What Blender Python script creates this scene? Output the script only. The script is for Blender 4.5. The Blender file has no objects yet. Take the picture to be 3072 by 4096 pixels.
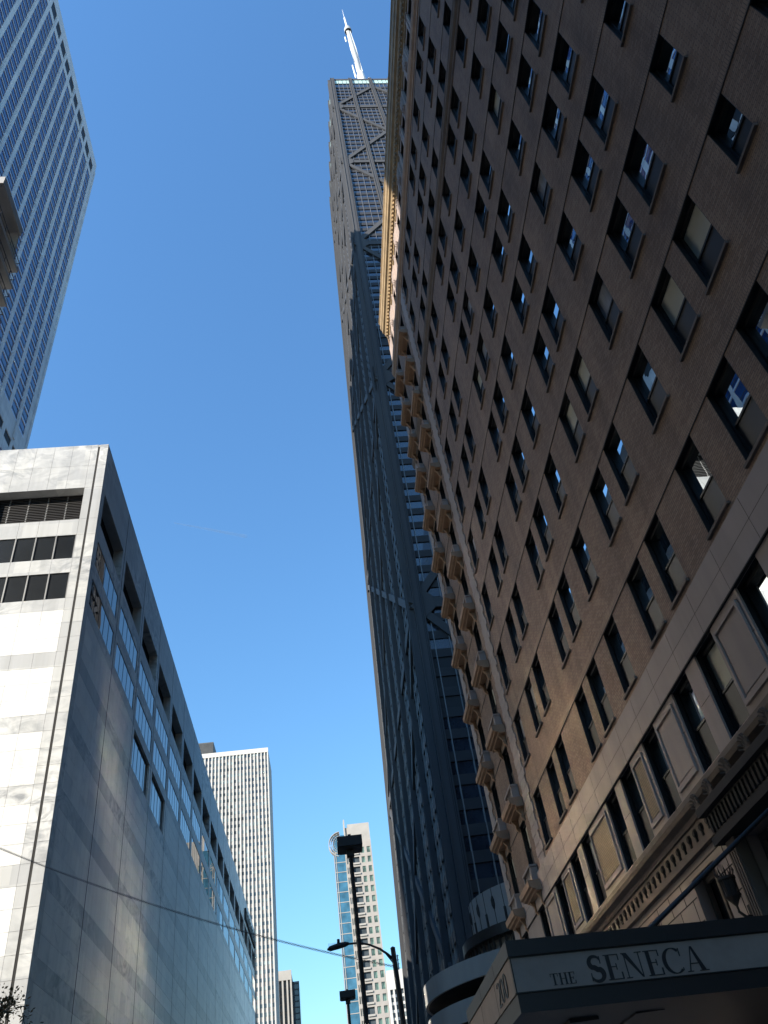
import bpy, math, random
from mathutils import Matrix, Vector
random.seed(7)
R = math.radians
C = bpy.context.scene.collection
scene = bpy.context.scene

# ------------------------------------------------------------------ camera
cam = bpy.data.cameras.new("camera")
cam.sensor_fit = 'VERTICAL'; cam.sensor_height = 36.0
cam.lens = 36.0 * 3189.88 / 4096.0
cam.clip_start = 0.1; cam.clip_end = 5000
camo = bpy.data.objects.new("camera", cam); C.objects.link(camo)
CAM = Vector((0, 0, 1.6))
yaw, pitch, roll = R(8.52), R(41.44), R(-9.66)
fw = Vector((math.sin(yaw)*math.cos(pitch), math.cos(yaw)*math.cos(pitch), math.sin(pitch)))
rt0 = Vector((math.cos(yaw), -math.sin(yaw), 0)); up0 = rt0.cross(fw)
rt = rt0*math.cos(roll) + up0*math.sin(roll); up = -rt0*math.sin(roll) + up0*math.cos(roll)
camo.matrix_world = Matrix(((rt.x, up.x, -fw.x, CAM.x), (rt.y, up.y, -fw.y, CAM.y), (rt.z, up.z, -fw.z, CAM.z), (0, 0, 0, 1)))
scene.camera = camo

# ------------------------------------------------------------------ light
SUN_AZ, SUN_EL = R(54.3), R(29.0)          # azimuth measured from the street's near end towards its left side
to_sun = Vector((-math.sin(SUN_AZ)*math.cos(SUN_EL), -math.cos(SUN_AZ)*math.cos(SUN_EL), math.sin(SUN_EL)))
w = bpy.data.worlds.new("World"); scene.world = w; w.use_nodes = True
nt = w.node_tree; bg = nt.nodes["Background"]
sky = nt.nodes.new("ShaderNodeTexSky"); sky.sky_type = 'NISHITA'; sky.sun_disc = False
sky.sun_elevation = SUN_EL; sky.sun_rotation = math.atan2(to_sun.x, to_sun.y)
sky.air_density = 1.9; sky.dust_density = 0.0; sky.ozone_density = 12.0
tint = nt.nodes.new("ShaderNodeMix"); tint.data_type = 'RGBA'; tint.blend_type = 'MULTIPLY'; tint.inputs[0].default_value = 1.0
tint.inputs[7].default_value = (0.86, 0.94, 0.96, 1); nt.links.new(sky.outputs[0], tint.inputs[6])     # clear autumn air, a little cyan
nt.links.new(tint.outputs[2], bg.inputs[0]); bg.inputs[1].default_value = 0.15
sl = bpy.data.lights.new("sun", 'SUN'); sl.energy = 5.0; sl.angle = R(0.53); sl.color = (1.0, 0.93, 0.82)
so = bpy.data.objects.new("sun", sl); C.objects.link(so)
so.rotation_euler = to_sun.to_track_quat('Z', 'Y').to_euler()
scene.view_settings.view_transform = 'Standard'; scene.view_settings.look = 'None'
scene.view_settings.exposure = 0.9; scene.view_settings.gamma = 1.0
try:
    scene.cycles.use_denoising = True
    scene.cycles.max_bounces = 8; scene.cycles.diffuse_bounces = 4
    scene.cycles.sample_clamp_indirect = 400.0
    sl.cycles.use_multiple_importance_sampling = False
    scene.cycles.caustics_reflective = True; scene.cycles.blur_glossy = 0.0
except Exception:
    pass

# ------------------------------------------------------------------ helpers
def wl(o):
    v = Vector((0, 0, 0))
    while o: v += Vector(o.location); o = o.parent
    return v

class MB:
    def __init__(s): s.v = []; s.f = []; s.m = []; s.mi = 0
    def quad(s, a, b, c, d):
        n = len(s.v); s.v += [tuple(a), tuple(b), tuple(c), tuple(d)]; s.f.append((n, n+1, n+2, n+3)); s.m.append(s.mi)
    def poly(s, pts):
        n = len(s.v); s.v += [tuple(p) for p in pts]; s.f.append(tuple(range(n, n+len(pts)))); s.m.append(s.mi)
    def hexa(s, p):   # p: 4 bottom (ccw) + 4 top
        n = len(s.v); s.v += [tuple(q) for q in p]
        for f in ((3,2,1,0),(4,5,6,7),(0,1,5,4),(1,2,6,5),(2,3,7,6),(3,0,4,7)):
            s.f.append(tuple(n+i for i in f)); s.m.append(s.mi)
    def box(s, x0, x1, y0, y1, z0, z1):
        s.hexa([(x0,y0,z0),(x1,y0,z0),(x1,y1,z0),(x0,y1,z0),(x0,y0,z1),(x1,y0,z1),(x1,y1,z1),(x0,y1,z1)])
    def tube(s, pts, radii, seg=8, cap=True):
        pts = [Vector(p) for p in pts]; n0 = len(s.v); k = len(pts)
        if not hasattr(radii, '__len__'): radii = [radii]*k
        for i, p in enumerate(pts):
            t = (pts[min(i+1, k-1)] - pts[max(i-1, 0)]).normalized()
            a = t.cross(Vector((0, 0, 1)))
            if a.length < 1e-3: a = t.cross(Vector((0, 1, 0)))
            a.normalize(); b = t.cross(a)
            for j in range(seg):
                th = 2*math.pi*j/seg
                s.v.append(tuple(p + (a*math.cos(th) + b*math.sin(th))*radii[i]))
        for i in range(k-1):
            for j in range(seg):
                s.f.append((n0+i*seg+j, n0+i*seg+(j+1) % seg, n0+(i+1)*seg+(j+1) % seg, n0+(i+1)*seg+j)); s.m.append(s.mi)
        if cap:
            s.f.append(tuple(n0+j for j in range(seg))); s.m.append(s.mi)
            s.f.append(tuple(n0+(k-1)*seg+j for j in reversed(range(seg)))); s.m.append(s.mi)
    def ring(s, cx, cy, r0, r1, z0, z1, a0=0, a1=2*math.pi, seg=64):
        for i in range(seg):
            t0 = a0+(a1-a0)*i/seg; t1 = a0+(a1-a0)*(i+1)/seg
            P = lambda r, t, z: (cx+r*math.cos(t), cy+r*math.sin(t), z)
            s.hexa([P(r0,t0,z0),P(r1,t0,z0),P(r1,t1,z0),P(r0,t1,z0),P(r0,t0,z1),P(r1,t0,z1),P(r1,t1,z1),P(r0,t1,z1)])
    def mesh(s, name, mats, smooth=False):
        me = bpy.data.meshes.new(name); me.from_pydata(s.v, [], s.f)
        for m in (mats if isinstance(mats, (list, tuple)) else [mats]): me.materials.append(m)
        me.polygons.foreach_set("material_index", s.m)
        if smooth: me.polygons.foreach_set("use_smooth", [True]*len(me.polygons))
        me.update(); return me
    def build(s, name, mats, parent=None, smooth=False, **props):
        o = bpy.data.objects.new(name, s.mesh(name, mats, smooth)); C.objects.link(o)
        if parent: o.parent = parent; o.location = -wl(parent)
        for k, v in props.items(): o[k] = v
        return o

def place(name, me, p, parent):
    o = bpy.data.objects.new(name, me); C.objects.link(o); o.parent = parent
    o.location = Vector(p) - wl(parent); return o
def sub(name, me, parent):
    o = bpy.data.objects.new(name, me); C.objects.link(o); o.parent = parent; return o
def thing(name, label, cat, loc, group=None):
    o = bpy.data.objects.new(name, None); o.empty_display_size = 0.2; C.objects.link(o)
    o.location = loc; o["label"] = label; o["category"] = cat
    if group: o["group"] = group
    return o
def copy_tree(o, parent=None):
    c = o.copy(); C.objects.link(c)
    if parent: c.parent = parent
    for ch in list(o.children): copy_tree(ch, c)
    return c

def wall(mb, P, us, ue, zs, ze, holes, depth):
    """wall face over [us,ue]x[zs,ze] with rectangular holes and their reveals; P(u,z,d): d>0 goes inward"""
    U = sorted({us, ue} | {h[0] for h in holes} | {h[1] for h in holes})
    Zs = sorted({zs, ze} | {h[2] for h in holes} | {h[3] for h in holes})
    U = [u for u in U if us <= u <= ue]; Zs = [z for z in Zs if zs <= z <= ze]
    for j in range(len(Zs)-1):
        zc = (Zs[j]+Zs[j+1])/2; row = [h for h in holes if h[2] < zc < h[3]]
        run = None
        for i in range(len(U)-1):
            uc = (U[i]+U[i+1])/2; inside = any(h[0] < uc < h[1] for h in row)
            if not inside and run is None: run = U[i]
            if inside and run is not None:
                mb.quad(P(run,Zs[j],0),P(U[i],Zs[j],0),P(U[i],Zs[j+1],0),P(run,Zs[j+1],0)); run = None
        if run is not None: mb.quad(P(run,Zs[j],0),P(ue,Zs[j],0),P(ue,Zs[j+1],0),P(run,Zs[j+1],0))
    for h in holes:
        a, b, c, d = h[:4]
        mb.quad(P(a,c,0),P(a,d,0),P(a,d,depth),P(a,c,depth)); mb.quad(P(b,c,0),P(b,c,depth),P(b,d,depth),P(b,d,0))
        mb.quad(P(a,d,0),P(b,d,0),P(b,d,depth),P(a,d,depth)); mb.quad(P(a,c,0),P(a,c,depth),P(b,c,depth),P(b,c,0))

# which spots the photograph can see, largest first (only chooses which repeats become parts of their own)
BLOCKERS = []
def shows(p):
    v = Vector(p) - CAM; dz = v.dot(fw)
    if dz <= 0: return False
    x = 1536+3190*v.dot(rt)/dz; y = 2048-3190*v.dot(up)/dz
    if not (-20 < x < 3092 and -20 < y < 4116): return False
    for b in BLOCKERS:
        t0, t1 = 0.0, 0.985
        for k in range(3):
            if abs(v[k]) < 1e-9: continue
            a = (b[2*k]-CAM[k])/v[k]; c = (b[2*k+1]-CAM[k])/v[k]
            t0 = max(t0, min(a, c)); t1 = min(t1, max(a, c))
        if t0 < t1: return False
    return True
def split100(items, pos, size=lambda it: 1.0, n=100):
    sc = []
    for it in items:
        p = Vector(pos(it)); s = size(it)/((p-CAM).length**2)
        sc.append((s if shows(p) else s*1e-4, it))
    sc.sort(key=lambda t: -t[0])
    return [t[1] for t in sc[:n]], [t[1] for t in sc[n:]]

def repeats(name, proto, mats, spots, parent, n=100):
    """one small piece at many spots: the most visible hundred are parts, the remainder one part"""
    me = proto.mesh(name, mats)
    big, rest = split100(spots, lambda p: p, n=n)
    out = [place(name, me, p, parent) for p in big]
    if rest:
        mb = MB()
        for p in rest:
            k = len(mb.v); mb.v += [(v[0]+p[0], v[1]+p[1], v[2]+p[2]) for v in proto.v]
            mb.f += [tuple(k+i for i in f) for f in proto.f]; mb.m += proto.m
        mb.build(name+'s', mats, parent, kind='stuff')
    return out

# ------------------------------------------------------------------ materials
def newmat(name):
    m = bpy.data.materials.new(name); m.use_nodes = True
    return m, m.node_tree, m.node_tree.nodes["Principled BSDF"]
def pos_vec(nt, order='xyz', scale=(1, 1, 1)):
    g = nt.nodes.new("ShaderNodeNewGeometry"); s = nt.nodes.new("ShaderNodeSeparateXYZ"); c = nt.nodes.new("ShaderNodeCombineXYZ")
    nt.links.new(g.outputs["Position"], s.inputs[0])
    for i, k in enumerate(order):
        if k in 'xyz':
            src = s.outputs['xyz'.index(k)]
            mm = nt.nodes.new("ShaderNodeMath"); mm.operation = 'MULTIPLY'; mm.inputs[1].default_value = scale[i]
            nt.links.new(src, mm.inputs[0]); nt.links.new(mm.outputs[0], c.inputs[i])
    return c.outputs[0]
def noise(nt, vec, scale, detail=4, rough=0.55, dist=0.0):
    n = nt.nodes.new("ShaderNodeTexNoise"); n.inputs["Scale"].default_value = scale; n.inputs["Detail"].default_value = detail
    n.inputs["Roughness"].default_value = rough; n.inputs["Distortion"].default_value = dist
    nt.links.new(vec, n.inputs["Vector"]); return n.outputs["Fac"]
def ramp(nt, fac, stops):
    r = nt.nodes.new("ShaderNodeValToRGB"); e = r.color_ramp.elements
    while len(e) < len(stops): e.new(0.5)
    for i, (p, c) in enumerate(stops): e[i].position = p; e[i].color = (*c, 1) if len(c) == 3 else c
    nt.links.new(fac, r.inputs[0]); return r.outputs[0]
def mix(nt, fac, a, b, mode='MIX'):
    m = nt.nodes.new("ShaderNodeMix"); m.data_type = 'RGBA'; m.blend_type = mode
    for sock, val in ((m.inputs[0], fac), (m.inputs[6], a), (m.inputs[7], b)):
        if hasattr(val, 'is_output'): nt.links.new(val, sock)
        elif isinstance(val, (int, float)): sock.default_value = val
        else: sock.default_value = (*val, 1)
    return m.outputs[2]
def bump(nt, b, h, strength=0.3, dist=0.02):
    n = nt.nodes.new("ShaderNodeBump"); n.inputs["Strength"].default_value = strength; n.inputs["Distance"].default_value = dist
    nt.links.new(h, n.inputs["Height"]); nt.links.new(n.outputs[0], b.inputs["Normal"])

def solid(name, col, rough=0.6, metal=0.0, var=0.15, nscale=0.6, spec=0.5, streak=False):
    m, nt, b = newmat(name)
    v = pos_vec(nt, 'xyz', (1, 1, 0.15) if streak else (1, 1, 1))
    f = noise(nt, v, nscale, 5)
    lo = tuple(c*(1-var) for c in col); hi = tuple(min(1, c*(1+var)) for c in col)
    nt.links.new(ramp(nt, f, [(0.3, lo), (0.7, hi)]), b.inputs["Base Color"])
    b.inputs["Roughness"].default_value = rough; b.inputs["Metallic"].default_value = metal
    b.inputs["Specular IOR Level"].default_value = spec
    return m
def glass(name, col, rough=0.03, ior=1.6, wav=0.0, wscale=1.5, var=0.3, metal=0.0):
    m, nt, b = newmat(name)
    v = pos_vec(nt)
    f = noise(nt, v, 0.35, 2)
    nt.links.new(ramp(nt, f, [(0.3, tuple(c*(1-var) for c in col)), (0.7, tuple(c*(1+var) for c in col))]), b.inputs["Base Color"])
    b.inputs["Roughness"].default_value = 0.0 if rough < 0.08 else rough; b.inputs["IOR"].default_value = ior; b.inputs["Metallic"].default_value = metal
    if wav: bump(nt, b, noise(nt, v, wscale, 2), wav, 0.02)
    return m

def brick_mat(name, order, c1, c2, mortar, bw=0.21, bh=0.068):
    m, nt, b = newmat(name)
    v = pos_vec(nt, order)
    t = nt.nodes.new("ShaderNodeTexBrick"); t.inputs["Scale"].default_value = 1.0
    t.inputs["Brick Width"].default_value = bw; t.inputs["Row Height"].default_value = bh
    t.inputs["Mortar Size"].default_value = 0.009; t.inputs["Mortar Smooth"].default_value = 0.2; t.inputs["Bias"].default_value = 0.0
    t.inputs["Color1"].default_value = (*c1, 1); t.inputs["Color2"].default_value = (*c2, 1); t.inputs["Mortar"].default_value = (*mortar, 1)
    nt.links.new(v, t.inputs["Vector"])
    f = noise(nt, v, 0.45, 5, 0.6); st = noise(nt, pos_vec(nt, order, (1.2, 0.12, 1)), 1.0, 4)
    col = mix(nt, 1.0, t.outputs["Color"], ramp(nt, f, [(0.3, (0.78, 0.77, 0.78)), (0.7, (1.08, 1.05, 1.0))]), 'MULTIPLY')
    col = mix(nt, 1.0, col, ramp(nt, st, [(0.3, (0.72, 0.71, 0.72)), (0.62, (1.06, 1.05, 1.03))]), 'MULTIPLY')
    nt.links.new(col, b.inputs["Base Color"]); b.inputs["Roughness"].default_value = 0.85
    bump(nt, b, t.outputs["Fac"], -0.6, 0.01)
    return m
def marble_mat(name, base, vein, amount, scale=0.35, warm=0.0):
    m, nt, b = newmat(name)
    v = pos_vec(nt, 'xyz', (1, 1, 1.6))
    n1 = noise(nt, v, scale, 8, 0.62, 2.2)
    n2 = noise(nt, v, scale*0.22, 3, 0.5, 0.5)
    cloud = ramp(nt, n1, [(0.36, vein), (0.36+0.28*amount, base), (1.0, base)])
    col = mix(nt, ramp(nt, n2, [(0.35, (0, 0, 0)), (0.6, (1, 1, 1))]), cloud, tuple(0.5*(a+c) for a, c in zip(base, vein)) if amount > 0.7 else base)
    st = noise(nt, pos_vec(nt, 'xyz', (1.5, 1.5, 0.08)), 1.0, 4)
    col = mix(nt, 1.0, col, ramp(nt, st, [(0.3, (0.88, 0.88, 0.87)), (0.62, (1, 1, 1))]), 'MULTIPLY')
    sn = nt.nodes.new("ShaderNodeVectorMath"); sn.operation = 'SNAP'; sn.inputs[1].default_value = (2.16, 2.16, 1.375)
    of = nt.nodes.new("ShaderNodeVectorMath"); of.operation = 'ADD'; of.inputs[1].default_value = (0.7, 1.36, 0.9)
    nt.links.new(pos_vec(nt), of.inputs[0]); nt.links.new(of.outputs[0], sn.inputs[0])
    wn = nt.nodes.new("ShaderNodeTexWhiteNoise"); nt.links.new(sn.outputs[0], wn.inputs["Vector"])
    col = mix(nt, 1.0, col, ramp(nt, wn.outputs["Value"], [(0.0, (0.86, 0.86, 0.87)), (1.0, (1.06, 1.05, 1.03))]), 'MULTIPLY')
    nt.links.new(col, b.inputs["Base Color"]); b.inputs["Roughness"].default_value = 0.45
    b.inputs["Coat Weight"].default_value = 0.0; b.inputs["Coat Roughness"].default_value = 0.24; b.inputs["Coat IOR"].default_value = 1.7     # polished stone
    return m

M = {}
M['asphalt'] = solid('asphalt', (0.05, 0.05, 0.052), 0.9, var=0.3, nscale=3)
M['concrete'] = solid('pavement_concrete', (0.32, 0.31, 0.29), 0.85, var=0.15, nscale=2)
M['soil'] = solid('city_ground', (0.06, 0.06, 0.06), 0.95, var=0.2, nscale=0.2)
M['black'] = solid('black_metal', (0.012, 0.012, 0.014), 0.45, var=0.2)
M['pole'] = solid('dark_pole_paint', (0.016, 0.016, 0.018), 0.55, var=0.3, nscale=3)
M['brick'] = brick_mat('tan_brick', 'yz', (0.31, 0.195, 0.135), (0.42, 0.285, 0.205), (0.19, 0.145, 0.115))
M['brick_soldier'] = brick_mat('tan_brick_soldier', 'yz', (0.37, 0.245, 0.175), (0.44, 0.30, 0.215), (0.21, 0.16, 0.125), 0.07, 0.22)
M['brick_yellow'] = brick_mat('yellow_brick', 'yz', (0.36, 0.26, 0.15), (0.42, 0.31, 0.19), (0.2, 0.16, 0.12))
M['stone'] = solid('pinkish_limestone', (0.42, 0.335, 0.29), 0.8, var=0.14, nscale=0.9, streak=True)
M['stone_dk'] = solid('weathered_sill_stone', (0.19, 0.145, 0.115), 0.85, var=0.2, nscale=1.2)
M['terracotta'] = solid('terracotta', (0.44, 0.27, 0.165), 0.75, var=0.16, nscale=1.6, streak=True)
M['cornice'] = solid('gilded_tan_cornice', (0.36, 0.255, 0.14), 0.6, var=0.2, nscale=1.4, streak=True)
M['grime'] = solid('sooty_groove', (0.05, 0.042, 0.038), 0.9, var=0.2)
M['w_frame'] = solid('black_window_frame', (0.012, 0.011, 0.011), 0.5, var=0.2)
M['w_pane'] = glass('old_sash_glass', (0.74, 0.80, 0.84), 0.015, 1.9, 0.06, 0.9, 0.35, 1.0)
M['w_screen'] = solid('dark_insect_screen', (0.022, 0.02, 0.02), 0.5, var=0.25, nscale=2)
M['w_blind'] = solid('pale_roller_blind', (0.55, 0.52, 0.42), 0.7, var=0.08)
M['w_curtain'] = solid('grey_net_curtain', (0.24, 0.25, 0.28), 0.7, var=0.5, nscale=2.5, streak=True)
M['marble'] = marble_mat('white_marble', (0.80, 0.785, 0.74), (0.62, 0.62, 0.60), 0.45)
M['marble_v'] = marble_mat('grey_veined_marble', (0.70, 0.69, 0.66), (0.29, 0.30, 0.305), 0.75)
M['joint'] = solid('dark_panel_joint', (0.15, 0.145, 0.14), 0.9)
M['slot'] = solid('dark_expansion_joint', (0.03, 0.028, 0.026), 0.9)
M['wt_glass'] = glass('dark_office_glass', (0.01, 0.016, 0.024), 0.0, 1.5, 0.03, 0.6)
M['wt_glass_sun'] = glass('smoked_office_glass', (0.010, 0.012, 0.014), 0.2, 1.9, 0.0)
M['wt_mull'] = solid('aluminium_mullion', (0.33, 0.32, 0.30), 0.4, 0.6, 0.1)
M['wt_mull_dk'] = solid('dark_mullion', (0.015, 0.015, 0.017), 0.7, 0.0, 0.1)
M['louver'] = solid('dark_louver', (0.03, 0.027, 0.026), 0.6, var=0.2)
M['rz_strip'] = solid('pale_blue_grey_strip', (0.66, 0.74, 0.86), 0.35, 0.2, 0.06)
M['rz_glass'] = glass('blue_tower_glass', (0.006, 0.05, 0.21), 0.02, 2.0, 0.03, 0.4)
M['rz_marble'] = marble_mat('tower_marble', (0.78, 0.79, 0.80), (0.66, 0.68, 0.70), 0.6, 0.2)
M['han_metal'] = solid('dark_anodised_aluminium', (0.076, 0.077, 0.082), 0.7, 0.0, 0.12, 0.3, 0.15, streak=True)
M['han_span'] = solid('dark_spandrel_metal', (0.045, 0.045, 0.048), 0.6, 0.0, 0.12, 0.3, 0.2)
M['han_mull'] = solid('bronze_mullion', (0.20, 0.195, 0.19), 0.4, 0.45, 0.1)
M['han_glass'] = glass('bronze_tinted_glass', (0.03, 0.036, 0.05), 0.03, 2.0, 0.04, 0.3)
M['han_dark'] = solid('mechanical_floor_louver', (0.012, 0.011, 0.012), 0.6)
M['han_crown'] = solid('pale_green_crown_panel', (0.48, 0.66, 0.62), 0.4, var=0.15, nscale=0.8)
M['mast'] = solid('white_mast_paint', (0.85, 0.84, 0.8), 0.4, var=0.05)
M['mast_grey'] = solid('grey_mast_lattice', (0.45, 0.46, 0.46), 0.5, var=0.15)
M['t_white'] = solid('white_pier_paint', (0.62, 0.59, 0.54), 0.6, var=0.05, nscale=0.1)
M['t_spandrel'] = solid('grey_spandrel', (0.36, 0.335, 0.31), 0.7, var=0.12, nscale=0.4)
M['t_glass_dk'] = glass('tower_window_dark', (0.075, 0.09, 0.10), 0.05, 1.6)
M['t_glass_md'] = glass('tower_window_curtained', (0.17, 0.20, 0.205), 0.1, 1.5)
M['t_glass_lt'] = glass('tower_window_blind', (0.30, 0.34, 0.32), 0.2, 1.5)
M['penthouse'] = solid('dark_ribbed_penthouse', (0.09, 0.09, 0.088), 0.7, var=0.2)
M['g_stone'] = solid('beige_precast', (0.40, 0.36, 0.32), 0.8, var=0.1, nscale=0.3)
M['g_white'] = solid('pale_concrete', (0.42, 0.39, 0.35), 0.8, var=0.1, nscale=0.3)
M['g_green'] = glass('green_window', (0.16, 0.25, 0.21), 0.06, 1.6, 0, 1, 0.6)
M['g_blue'] = glass('blue_curtain_wall', (0.05, 0.15, 0.23), 0.05, 1.45, 0.05, 0.3)
M['ramp_conc'] = solid('ramp_concrete', (0.33, 0.325, 0.31), 0.85, var=0.15, nscale=0.5, streak=True)
M['ramp_soffit'] = solid('dark_soffit', (0.05, 0.045, 0.042), 0.9, var=0.3)  # near-black tone shared by ramp decks, joints and slots
M['can_dark'] = solid('dark_canopy_metal', (0.014, 0.012, 0.014), 0.45, var=0.2)
M['can_sign'] = solid('brushed_sign_panel', (0.33, 0.275, 0.24), 0.6, 0.0, 0.08, 4)
M['can_side'] = solid('bronze_side_panel', (0.40, 0.27, 0.20), 0.5, 0.1, 0.1, 3)
M['letter'] = solid('black_letter', (0.012, 0.011, 0.016), 0.4)
M['bal_conc'] = solid('pale_balcony_concrete', (0.38, 0.36, 0.34), 0.8, var=0.1, nscale=0.8)
M['bal_wall'] = solid('grey_concrete_wall', (0.30, 0.28, 0.26), 0.85, var=0.15, nscale=0.5)
M['bal_glass'] = glass('balcony_door_glass', (0.015, 0.018, 0.025), 0.03, 1.6)
M['blocker_wall'] = glass('dark_sky_blocker', (0.012, 0.014, 0.018), 0.0, 1.5)
M['bounce_mirror'] = glass('bronze_bounce_mirror', (0.97, 0.85, 0.64), 0.19, 1.5, 0.0, var=0.1, metal=1.0)
M['patch_mirror'] = glass('patch_mirror_glass', (0.95, 0.87, 0.72), 0.17, 1.5, 0.0, var=0.1, metal=1.0)
M['bark'] = solid('dark_bark', (0.05, 0.04, 0.03), 0.9, var=0.3, nscale=4)
M['leaf_a'] = solid('olive_leaf', (0.07, 0.065, 0.022), 0.6, var=0.4, nscale=6)
M['leaf_b'] = solid('rusty_leaf', (0.16, 0.085, 0.025), 0.6, var=0.4, nscale=6)
M['cable'] = solid('grey_cable_sheath', (0.12, 0.125, 0.14), 0.5, var=0.4, nscale=2)

# ------------------------------------------------------------------ the ground
def structure(name, mb, m):
    o = mb.build(name, m); o["kind"] = "structure"; return o
g = MB(); g.quad((-3000,-3000,-0.05),(3000,-3000,-0.05),(3000,3000,-0.05),(-3000,3000,-0.05)); structure('ground', g, M['soil'])
g = MB(); g.quad((-14,-300,-0.02),(1.0,-300,-0.02),(1.0,700,-0.02),(-14,700,-0.02)); structure('road', g, M['asphalt'])
g = MB(); g.box(1.15,9.3,-300,46,-0.04,0.13); g.box(1.15,14,60,235,-0.04,0.13); structure('pavement', g, M['concrete'])
g = MB(); g.box(-24,-14.15,-300,42,-0.04,0.13); g.box(-18,-14.15,55.7,230,-0.04,0.13); structure('far_pavement', g, M['concrete'])
g = MB(); g.box(1.0,1.15,-300,46,-0.04,0.15); g.box(1.0,1.15,60,235,-0.04,0.15); g.box(-14.15,-14.0,-300,42,-0.04,0.15); structure('kerb', g, M['concrete'])

# ------------------------------------------------------------------ brick hotel on the right side of the street
XS = 9.3; YE = 42.4; YN = -70.0; ZR = 61.2  # near stretch lengthened out of view to hold back sky light
seneca = thing('brick_hotel', 'tall tan brick hotel in shade filling the right side above the entrance canopy', 'hotel', (20, 17, 0))
BLOCKERS.append((XS+0.4, 30, YN, YE-0.01, 0, ZR))
LINT = [14.40, 17.97, 21.55, 25.15, 28.75, 32.37, 36.0, 39.65, 43.28, 46.85, 50.42, 54.0]
WH = 2.16
COLS = [4.0, 8.86, 10.66, 12.95, 15.68, 17.48, 20.26, 22.67, 24.45, 28.04, 29.86, 32.7]
BALC = [36.25, 40.3]
NARROW = 6.56
W2 = 0.565
wins = []      # (y centre, sill z, width, height, kind)
for L in LINT:
    for c in COLS + BALC: wins.append((c, L-WH, 2*W2, WH, 'sash'))
    if L < 40: wins.append((NARROW, L-1.63, 0.84, 1.63, 'small'))
for c in COLS + BALC: wins.append((c, 8.62, 2*W2, WH, 'sash'))
for c in COLS + BALC: wins.append((c, 56.35, 2*W2, 1.75, 'attic'))
holes = [(y-wd/2, y+wd/2, z, z+h) for y, z, wd, h, k in wins]
DEP = 0.25
Ps = lambda u, z, d: (XS+d, u, z)
mb = MB(); wall(mb, Ps, YN, YE, 11.95, 54.6, [h for h in holes if 11.95 < h[2] < 54], DEP)
mb.box(XS+0.45, 17, YN, YE, 0, ZR-0.6)
mb.quad((XS,YE,0),(XS+0.45,YE,0),(XS+0.45,YE,ZR),(XS,YE,ZR)); mb.quad((XS,YN,0),(XS,YN,ZR),(XS+0.45,YN,ZR),(XS+0.45,YN,0))
mb.build('brick_wall', M['brick'], seneca)
mb = MB(); mb.box(44.01, 78, YN, 97, 0, 190); mb.box(22, 44, YN, 8, ZR-0.6, 125); mb.build('sky_blocker', M['blocker_wall'], seneca)  # unseen mass added behind the hotel to cut sky light
for (y, z, wy, wz) in ((70.5,34.0,3.0,5.5),(65.8,25.5,2.4,6.0),(81.5,23.5,3.4,6.5),(73.5,16.5,2.6,5.0),(90.5,21.0,3.0,5.5),(63.5,33,1.5,3.0),(83,36,1.2,3)):
    mb = MB(); y0 = y-44.5; z0 = z+42.3; mb.box(43.9, 44.0, y0-wy/2, y0+wy/2, z0-wz/2, z0+wz/2); mb.build('sun_patch_mirror', M['patch_mirror'], seneca)  # added mirrors, placed to throw sun patches onto the marble wall
mb = MB(); wall(mb, lambda u, z, d: (XS-0.05+d, u, z), YN, YE+0.02, 8.3, 10.8, [h for h in holes if 8 < h[2] < 10], DEP+0.05)
for k in range(70):      # coursed block joints kept as fine grooves
    pass
mb.build('stone_storey', M['stone'], seneca)
mb = MB(); mb.box(XS-0.10, XS+0.05, YN, YE+0.05, 10.80, 11.95); mb.build('stone_belt_course', M['stone'], seneca)
mb = MB()
y = YN+0.3; k = 0
while y < YE:            # vertical joints of the belt course and stone storey
    mb.box(XS-0.103, XS-0.09, y, y+0.008, 10.82, 11.93); y += 1.7
mb.box(XS-0.103, XS-0.09, YN, YE, 11.36, 11.368)
mb.box(XS-0.112, XS-0.02, YN, YE, 10.77, 10.80)
for c0, c1 in zip(COLS[:-1], COLS[1:]):
    for z in (9.75,): mb.box(XS-0.054, XS-0.045, c0+0.62, c1-0.62, z, z+0.012)
mb.build('stone_joints', M['grime'], seneca)
# soldier courses and steel lintel lines at every window head
for L in LINT:
    mb = MB(); mb.box(XS-0.012, XS+0.02, YN, YE-1.2, L+0.035, L+0.27); mb.build('soldier_course', M['brick_soldier'], seneca)
mb = MB()
for L in LINT: mb.box(XS-0.02, XS+0.02, YN, YE-1.2, L, L+0.032)
mb.build('steel_lintel', M['grime'], seneca)
# raised panels between the stone storey windows
def raised(y0, y1, inner):
    mb = MB()
    for a, b, c, d in ((y0, y1, 10.5, 10.58), (y0, y1, 8.78, 8.90), (y0, y0+0.09, 8.90, 10.5), (y1-0.09, y1, 8.90, 10.5)):
        mb.box(XS-0.11, XS-0.045, a, b, c, d)
    p = mb.build('panel_moulding', M['stone'], seneca)
    m2 = MB(); m2.box(XS-0.07, XS-0.046, y0+0.14, y1-0.14, 8.98, 10.44); m2.build('panel_field', inner, p)
for a, b, t in ((13.65, 15.0, 's'), (18.2, 19.55, 's'), (20.98, 21.95, 'b'), (25.2, 27.3, 'b'), (10.0, 10.0, ''), (30.6, 31.9, 'b'), (33.5, 35.3, 's')):
    if t: raised(a, b, M['stone'] if t == 's' else M['brick_yellow'])
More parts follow.
